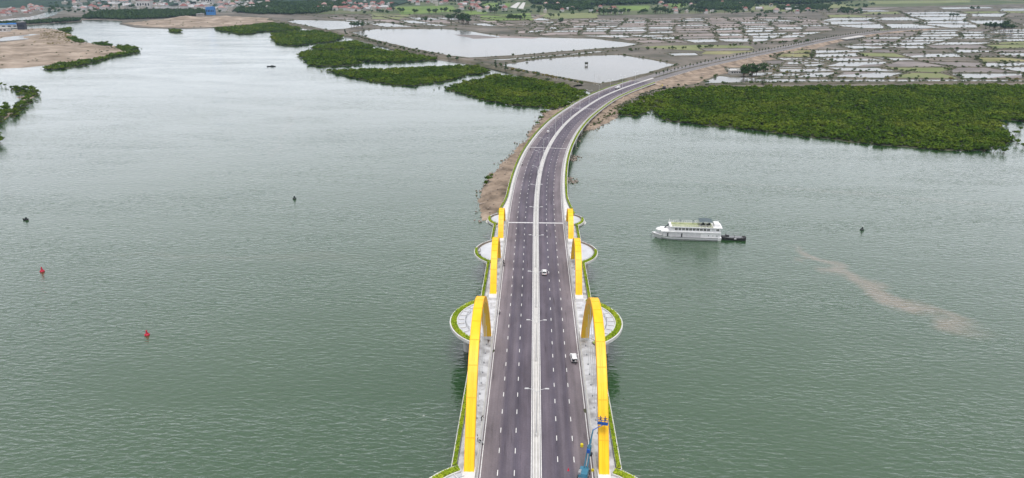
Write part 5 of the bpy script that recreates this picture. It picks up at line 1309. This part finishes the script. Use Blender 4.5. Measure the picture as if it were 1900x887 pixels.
# ---- boom lift
q, a = on_road(1083, 884, .0); bl_ = empty('boom_lift', q, R(-12)); tag(bl_, 'teal articulated boom lift reaching up the ship-side arch', 'boom lift')
MB().box((0, 0, .75), (2.1, 3.4, .5), taper=.95).build('chassis', 'steel_grey', bl_, local=True)
for sx in (-1, 1):
    for y in (-1.15, 1.15): wheel(bl_, (sx * 1.05, y, .5), .5, .36)
MB().box((0, -.3, 1.45), (2.0, 3.0, .8), taper=.9).build('turret', 'boom_teal', bl_, local=True)
MB().box((-.75, -1.1, 1.95), (.55, 1.2, .5)).build('engine_cover', 'steel_grey', bl_, local=True)
Mi = Matrix.Translation(q) @ Matrix.Rotation(R(-12), 4, 'Z'); inv = Mi.inverted()
bestk = None
for k in range(200):
    tt = -1 + k / 200; yy = 161.5 + 33 * tt; zz = zroad(yy) + .9 + 25 * (1 - abs(tt) ** 2.15); d_ = Vector((AX, yy, zz)) - Vector((CAMX, 0, CAMH)); row = 443.5 - FPX * d_.dot(_u) / d_.dot(_f)
    if bestk is None or abs(row - 786) < bestk[0]: bestk = (abs(row - 786), yy, zz)
basket_w = Vector((AX - .3, bestk[1] - 1.3, bestk[2] + .9))
ba = inv @ basket_w
b1 = Vector((.3, .6, 2.0)); b2 = Vector((.55, 3.6, 5.2)); b3 = Vector((.6, 1.8, 5.6)); b4 = ba + Vector((-1.9, -1.6, -.9))
def beam(name, a_, b_, w, M_):
    return MB().tube([a_, b_], [w * .72, w * .62], 4).build(name, M_, bl_, local=True)
for dx in (-.32, .32): beam('lower_boom', b1 + Vector((dx, 0, 0)), b2 + Vector((dx, 0, 0)), .22, 'boom_teal')
beam('riser', b2 + Vector((0, .2, 0)), b3, .42, 'boom_teal'); beam('main_boom', b3, b3.lerp(b4, .55), .36, 'boom_teal'); beam('fly_boom', b3.lerp(b4, .52), b4, .24, 'boom_teal'); beam('jib', b4, ba + Vector((0, -.4, -.1)), .18, 'boom_blue')
MB().tube([b1 + Vector((0, 1, -.3)), b2.lerp(b1, .35)], .09, 6).build('cylinder', 'steel_light', bl_, local=True)
MB().box(tuple(b2 + Vector((0, .1, -.1))), (.9, .7, .7)).build('knuckle', 'boom_teal', bl_, local=True); MB().box(tuple(b3 + Vector((0, -.1, 0))), (.7, .6, .8)).build('knuckle', 'boom_blue', bl_, local=True)
bk = MB().box(tuple(ba), (2.3, 1.0, .12)).build('basket', 'boom_blue', bl_, local=True)
rl = MB()
for z in (.55, 1.1):
    rl.tube([ba + Vector((x, y, z)) for x, y in ((-1.1, -.45), (1.1, -.45), (1.1, .45), (-1.1, .45), (-1.1, -.45))], .05, 5)
for x in (-1.1, -.35, .35, 1.1):
    for y in (-.45, .45): rl.tube([ba + Vector((x, y, 0)), ba + Vector((x, y, 1.1))], .04, 5)
rl.build('basket_rail', 'boom_blue', bk, local=True, fix=False)
MB().box(tuple(ba + Vector((0, -.46, .35))), (2.2, .05, .55)).build('toe_board', 'boom_blue', bk, local=True)
for dx, lb in ((-.55, 'nearer the river'), (.5, 'over the walkway')):
    person(Mi @ (ba + Vector((dx, 0, .06))), .3, 'stand', 'cloth_blue', 'worker in blue standing in the boom lift basket %s' % lb, hat='cloth_blue')
# site odds and ends on the road
def ground_item(name, px_, py_, mb, M_, label, cat):
    q, a = on_road(px_, py_); o = mb.build(name, M_); o.location = q; tag(o, label, cat); return o
ground_item('water_drum', 1079.5, 829, MB().lathe([(.28, 0), (.36, .08), (.36, .75), (.28, .85), (.12, .88)], n=14), 'safety_yellow', 'round yellow drum standing alone in the outer lane', 'drum')
ground_item('traffic_cone', 1054.5, 873, MB().box((0, 0, .03), (.42, .42, .06)).lathe([(.16, .06), (.05, .7), (.03, .75)], n=12), 'safety_red', 'small red traffic cone on the asphalt near the boom lift', 'cone')
ground_item('toolbox', 1100, 874, MB().box((0, 0, .25), (.7, .45, .5), taper=.92).box((0, 0, .53), (.4, .06, .08)), 'safety_yellow', 'small yellow tool box on the walkway beside the boom lift', 'box')
ground_item('toolbox', 1096, 845, MB().box((0, 0, .3), (.9, .8, .6), taper=.9).box((0, 0, .66), (.3, .1, .1)), 'hull_stripe', 'dark blue tool box on the walkway by the lifted boom', 'box')
for (x, y) in ((1084, 703), (1081, 655), (915, 652), (1086, 762)):
    q, a = on_road(x, y); o = link('soil_heap', rk[int(RNG.integers(3))].copy(), 'dyke_soil'); o.data.materials.clear(); o.data.materials.append(MATS['dyke_soil']); o.location = q; o.scale = (.55, 1.5, .16); o.rotation_euler = (0, 0, RNG.uniform(-.2, .2)); tag(o, 'low heap of dark soil swept against the kerb', 'soil heap', 'soil heaps along the kerb')

# ------------------------------------------------------------------ ship
def ship():
    p0, p1 = at(1219, 443.0), at(1336, 449.0); cen = (p0 + p1) / 2; rz = math.atan2(p1.y - p0.y, p1.x - p0.x); L_ = 30.0
    e_ = empty('cruise_boat', cen + Vector((0, 3.0, 0)), rz * .6); tag(e_, 'white two-deck cruise boat with rows of windows and a grey canopy', 'boat')
    B = 3.4
    def sec(x, w, z0, z1, k=.8): return [(x, -w * k, z0), (x, w * k, z0), (x, w, z1), (x, -w, z1)]
    MB().loft([sec(-16.2, .25, 1.6, 2.5, .3), sec(-14.5, 1.3, .3, 2.2, .4), sec(-12, 2.5, -.6, 1.9, .55), sec(-8, B, -.8, 1.65), sec(0, B, -.8, 1.45), sec(9, B, -.8, 1.45), sec(13.5, B * .95, -.7, 1.55), sec(15, B * .8, 0, 1.7)]).build('hull', 'ship_white', e_, local=True)
    for z, hgt, M_ in ((1.5, .16, 'hull_stripe'), (.35, .22, 'hull_stripe')):
        sg = []
        for sx in (-1, 1):
            mb = MB(); w = .09
            pts = [(-16.1, .3, z + .85 * (z > 1)), (-14.5, 1.25, z + .6 * (z > 1)), (-12, 2.45, z + .32 * (z > 1)), (-8, B, z + .12), (0, B, z), (9, B, z), (13.4, B * .95, z)] if z > 1 else [(-12, 1.9, z), (-8, B * .93, z), (0, B * .93, z), (9, B * .93, z), (13.4, B * .87, z)]
            mb.loft([[(x, sx * (y + .0), zz - hgt / 2), (x, sx * (y + w), zz - hgt / 2), (x, sx * (y + w), zz + hgt / 2), (x, sx * y, zz + hgt / 2)] for x, y, zz in pts]); mb.build('rubbing_strake', M_, e_, local=True)
    # lower deck house
    lo = MB().loft([[(x, -w, 1.45), (x, w, 1.45), (x, w, 4.0), (x, -w, 4.0)] for x, w in ((-12.2, 1.9), (-11.6, 2.4), (-8, 3.0), (12, 3.1), (14.2, 2.8), (14.7, 2.2))]).build('lower_cabin', 'ship_white', e_, local=True)
    for sx in (-1, 1):
        MB().box((-3.0, sx * 3.12, 2.55), (17, .08, 1.7)).build('gallery_shade', 'ship_shade_grey', lo, local=True)  # flat grey sheet paints in the shade of the open gallery
        for x in (-9.3, -3.0): MB().box((x, sx * 3.18, 2.5), (.55, .1, 1.75)).build('door', 'dark_glass', lo, local=True)
        for x in (9.0, 11.0, 12.8): MB().lathe([(.2, -.04), (.2, .04)], (x, sx * 3.12, 2.6), 12, 'y').build('porthole', 'dark_glass', lo, local=True)
    MB().box((1.0, 0, 4.1), (26.6, 6.9, .2)).build('main_deck', 'ship_white', e_, local=True)
    up = MB().loft([[(x, -w, 4.2), (x, w, 4.2), (x, w * .99, 6.3), (x, -w * .99, 6.3)] for x, w in ((-8.2, 2.6), (-7.4, 3.0), (13.6, 3.0), (14.4, 2.5))]).build('upper_cabin', 'ship_white', e_, local=True)
    for sx in (-1, 1):
        for k in range(10):
            for d in (-.3, .3): MB().box((-5.6 + k * 1.6 + d, sx * 3.02, 5.35), (.46, .06, 1.0)).build('window', 'dark_glass', up, local=True)
        for x in (10.6, 11.2, 12.6, 13.2): MB().box((x, sx * 3.02, 5.35), (.42, .06, .9)).build('window', 'ship_shade_grey' if x < 12 else 'dark_glass', up, local=True)
    td = MB().box((3.1, 0, 6.42), (23.6, 7.0, .22)).build('top_deck', 'ship_white', e_, local=True)
    MB().box((1.6, 0, 6.56), (18.4, 6.0, .06)).build('deck_carpet', 'deck_green', td, local=True)
    r_ = MB()
    for z in (.5, 1.0): r_.tube([(x, y, 6.53 + z) for x, y in ((-8.5, -3.3), (-8.5, 3.3), (11, 3.3), (11, -3.3), (-8.5, -3.3))], .04, 4)
    for k in range(20):
        for y in (-3.3, 3.3): r_.tube([(-8.5 + k * 1.02, y, 6.5), (-8.5 + k * 1.02, y, 7.55)], .03, 4)
    r_.build('railing', 'ship_white', td, local=True, fix=False)
    cnp = MB().loft([[(x, -2.7, z), (x, 2.7, z), (x, 2.4, z + .16), (x, -2.4, z + .16)] for x, z in ((4.6, 8.9), (7.4, 9.15), (10.4, 8.9))]).build('canopy', 'canopy_grey', e_, local=True)
    for x in (4.9, 7.5, 10.1):
        for y in (-2.5, 2.5): MB().tube([(x, y, 6.5), (x, y, 8.95)], .06, 5).build('post', 'ship_white', cnp, local=True)
    for k in range(4): MB().box((5.4 + k * 1.4, -1.3 + (k % 2) * 2.0, 7.0), (.9, .9, .8), taper=.9).build('deck_table', 'black_hull', td, local=True)
    MB().box((12.6, 0, 7.2), (2.6, 4.6, 1.4), taper=.92).build('wheel_house', 'ship_white', e_, local=True)
    MB().tube([(-8.6, 0, 6.4), (-8.6, 0, 9.2)], .08, 5).build('mast', 'ship_white', e_, local=True)
    for x in (-3.6, 2.2): MB().tube([(x, 1.0, 6.5), (x, 1.0, 8.3)], .09, 5).box((x, 1.0, 8.3), (.5, .3, .3)).build('deck_lamp', 'canopy_grey', td, local=True)
    pv = MB().lathe([(1.7, 3.9), (1.65, 4.15), (.9, 4.75), (.1, 5.0)], (-12.9, 0, 0), 8).build('bow_pavilion_roof', 'ship_white', e_, local=True)
    for a_ in range(4): MB().tube([(-12.9 + 1.2 * math.cos(a_ * 1.57 + .78), 1.2 * math.sin(a_ * 1.57 + .78), 1.9), (-12.9 + 1.2 * math.cos(a_ * 1.57 + .78), 1.2 * math.sin(a_ * 1.57 + .78), 4.0)], .08, 5).build('post', 'ship_white', pv, local=True)
    MB().loft([[(-10.6, y, 4.2), (-10.2, y, 4.2), (-8.2, y, 6.3), (-8.6, y, 6.3)] for y in (1.2, 2.0)]).build('stair', 'hull_stripe', e_, local=True)
    MB().tube([(-16.0, 0, 2.4), (-16.4, 0, .2)], .06, 5).box((-16.45, 0, .5), (.2, .7, .35)).build('anchor', 'black_hull', e_, local=True)
ship()
p0 = at(1362, 446); e_ = empty('barge', p0 + Vector((0, 1.2, 0)), R(-4)); tag(e_, 'small black open barge towed at the stern of the cruise boat', 'boat')
MB().loft([[(x, -w * .8, -.5), (x, w * .8, -.5), (x, w, z), (x, -w, z)] for x, w, z in ((-5.6, .9, 1.5), (-4.4, 1.7, 1.3), (0, 1.9, 1.1), (4.2, 1.8, 1.2), (5.4, 1.2, 1.6))]).build('hull', 'black_hull', e_, local=True)
MB().box((0, 0, 1.25), (8.0, 2.6, .3), taper=.95).build('deck', 'rail_dark', e_, local=True)
for x in (-3.4, 0, 3.4):
    for y in (-1.4, 1.4): MB().tube([(x, y, 1.2), (x, y, 2.8)], .07, 5).build('post', 'black_hull', e_, local=True)
for y in (-1.4, 1.4): MB().tube([(-3.6, y, 2.8), (3.6, y, 2.8)], .06, 5).build('rail', 'steel_grey', e_, local=True)
MB().box((.4, -1.85, 1.0), (1.0, .1, .6)).build('plate', 'ship_shade_grey', e_, local=True); MB().box((-3.0, 0, 1.7), (1.6, 1.6, .8)).build('engine_box', 'black_hull', e_, local=True)
for (x, y, M_, lb, sc) in ((78.5, 504, 'buoy_red', 'red channel buoy on open water by the left bank side', .72), (273, 622, 'buoy_red', 'red channel buoy alone on the rippled water towards the largest arch', .68), (546.5, 369, 'buoy_dark', 'dark green buoy with a pale cap in mid river', .8), (1599.5, 427, 'buoy_dark', 'dark green buoy beyond the towed barge', .75)):
    e_ = empty('buoy', at(x, y, 0)); e_.scale = (sc,) * 3; tag(e_, lb, 'buoy')
    MB().lathe([(.9, -.5), (1.25, 0), (1.25, .55), (.9, .8)], n=14).build('float', M_, e_, local=True)
    MB().lathe([(.75, .8), (.35, 2.1), (.3, 2.2)], n=8).build('tower', M_, e_, local=True)
    MB().lathe([(.28, 2.2), (.34, 2.35), (.34, 2.7), (.1, 2.85)], n=10).build('lantern', M_ if 'red' in M_ else 'steel_light', e_, local=True)
for (x, y, L_, lb) in ((48, 408.5, 2.6, 'small dark rowing boat drifting near the left edge of the bay'), (503.5, 123.5, 11, 'small dark fishing boat below the mangrove thickets')):
    e_ = empty('boat', at(x, y, 0), R(8)); tag(e_, lb, 'boat'); k = L_ / 2
    MB().loft([[(xx * k, -w * k * .7, -.3), (xx * k, w * k * .7, -.3), (xx * k, w * k, z), (xx * k, -w * k, z)] for xx, w, z in ((-1, .08, 1.1), (-.7, .22, .8), (0, .3, .65), (.7, .28, .75), (.95, .2, .9))]).build('hull', 'black_hull', e_, local=True)
    MB().box((.2 * k, 0, 1.0), (k * .7, k * .4, .9), taper=.9).build('cabin', 'buoy_dark', e_, local=True)
e_ = empty('pond_hut', at(1088, 121, 0.9)); tag(e_, 'tiny dark hut on stilts standing in the square pond', 'hut')
MB().box((0, 0, 2.6), (4, 3, 2.6)).build('wall', 'mud_dark', e_, local=True); MB().box((0, 0, 4.1), (5, 4, .4), taper=.7).build('roof', 'rail_dark', e_, local=True)
for sx in (-1, 1):
    for sy in (-1, 1): MB().tube([(sx * 1.6, sy * 1.2, -.3), (sx * 1.6, sy * 1.2, 1.4)], .14, 5).build('stilt', 'bark', e_, local=True)
# digger at the bridge end
q, a = on_road(1200, 158, -2); e_ = empty('digger', at(1232, 165, 1.0), .6); tag(e_, 'small dark digger working in the brown earth at the bridge end', 'digger')
MB().box((0, 0, 1.9), (2.4, 2.8, 1.6), taper=.85).build('cab', 'hull_stripe', e_, local=True)
for sx in (-1, 1): MB().box((sx * 1.1, 0, .45), (.6, 3.6, .9), taper=.85).build('track', 'black_rubber', e_, local=True)
MB().tube([(0, 1.0, 1.8), (0, 3.0, 4.2), (0, 5.0, 2.4), (0, 5.2, .8)], [.28, .25, .2, .15], 5).build('boom', 'safety_yellow', e_, local=True)

# ------------------------------------------------------------------ air
hz = MB().box((0, 4500, 148), (12000, 12000, 306)).build('haze', None); hz['kind'] = 'stuff'; tag(hz, 'thin pale haze over the whole bay', 'haze')
HM = bpy.data.materials.new('haze'); HM.use_nodes = True; t = HM.node_tree; t.nodes.clear()
ho = t.nodes.new('ShaderNodeOutputMaterial'); pv = t.nodes.new('ShaderNodeVolumePrincipled'); pv.inputs['Density'].default_value = .00004; pv.inputs['Color'].default_value = (.50, .70, 1.0, 1)
t.links.new(pv.outputs[0], ho.inputs['Volume']); hz.data.materials.append(HM)
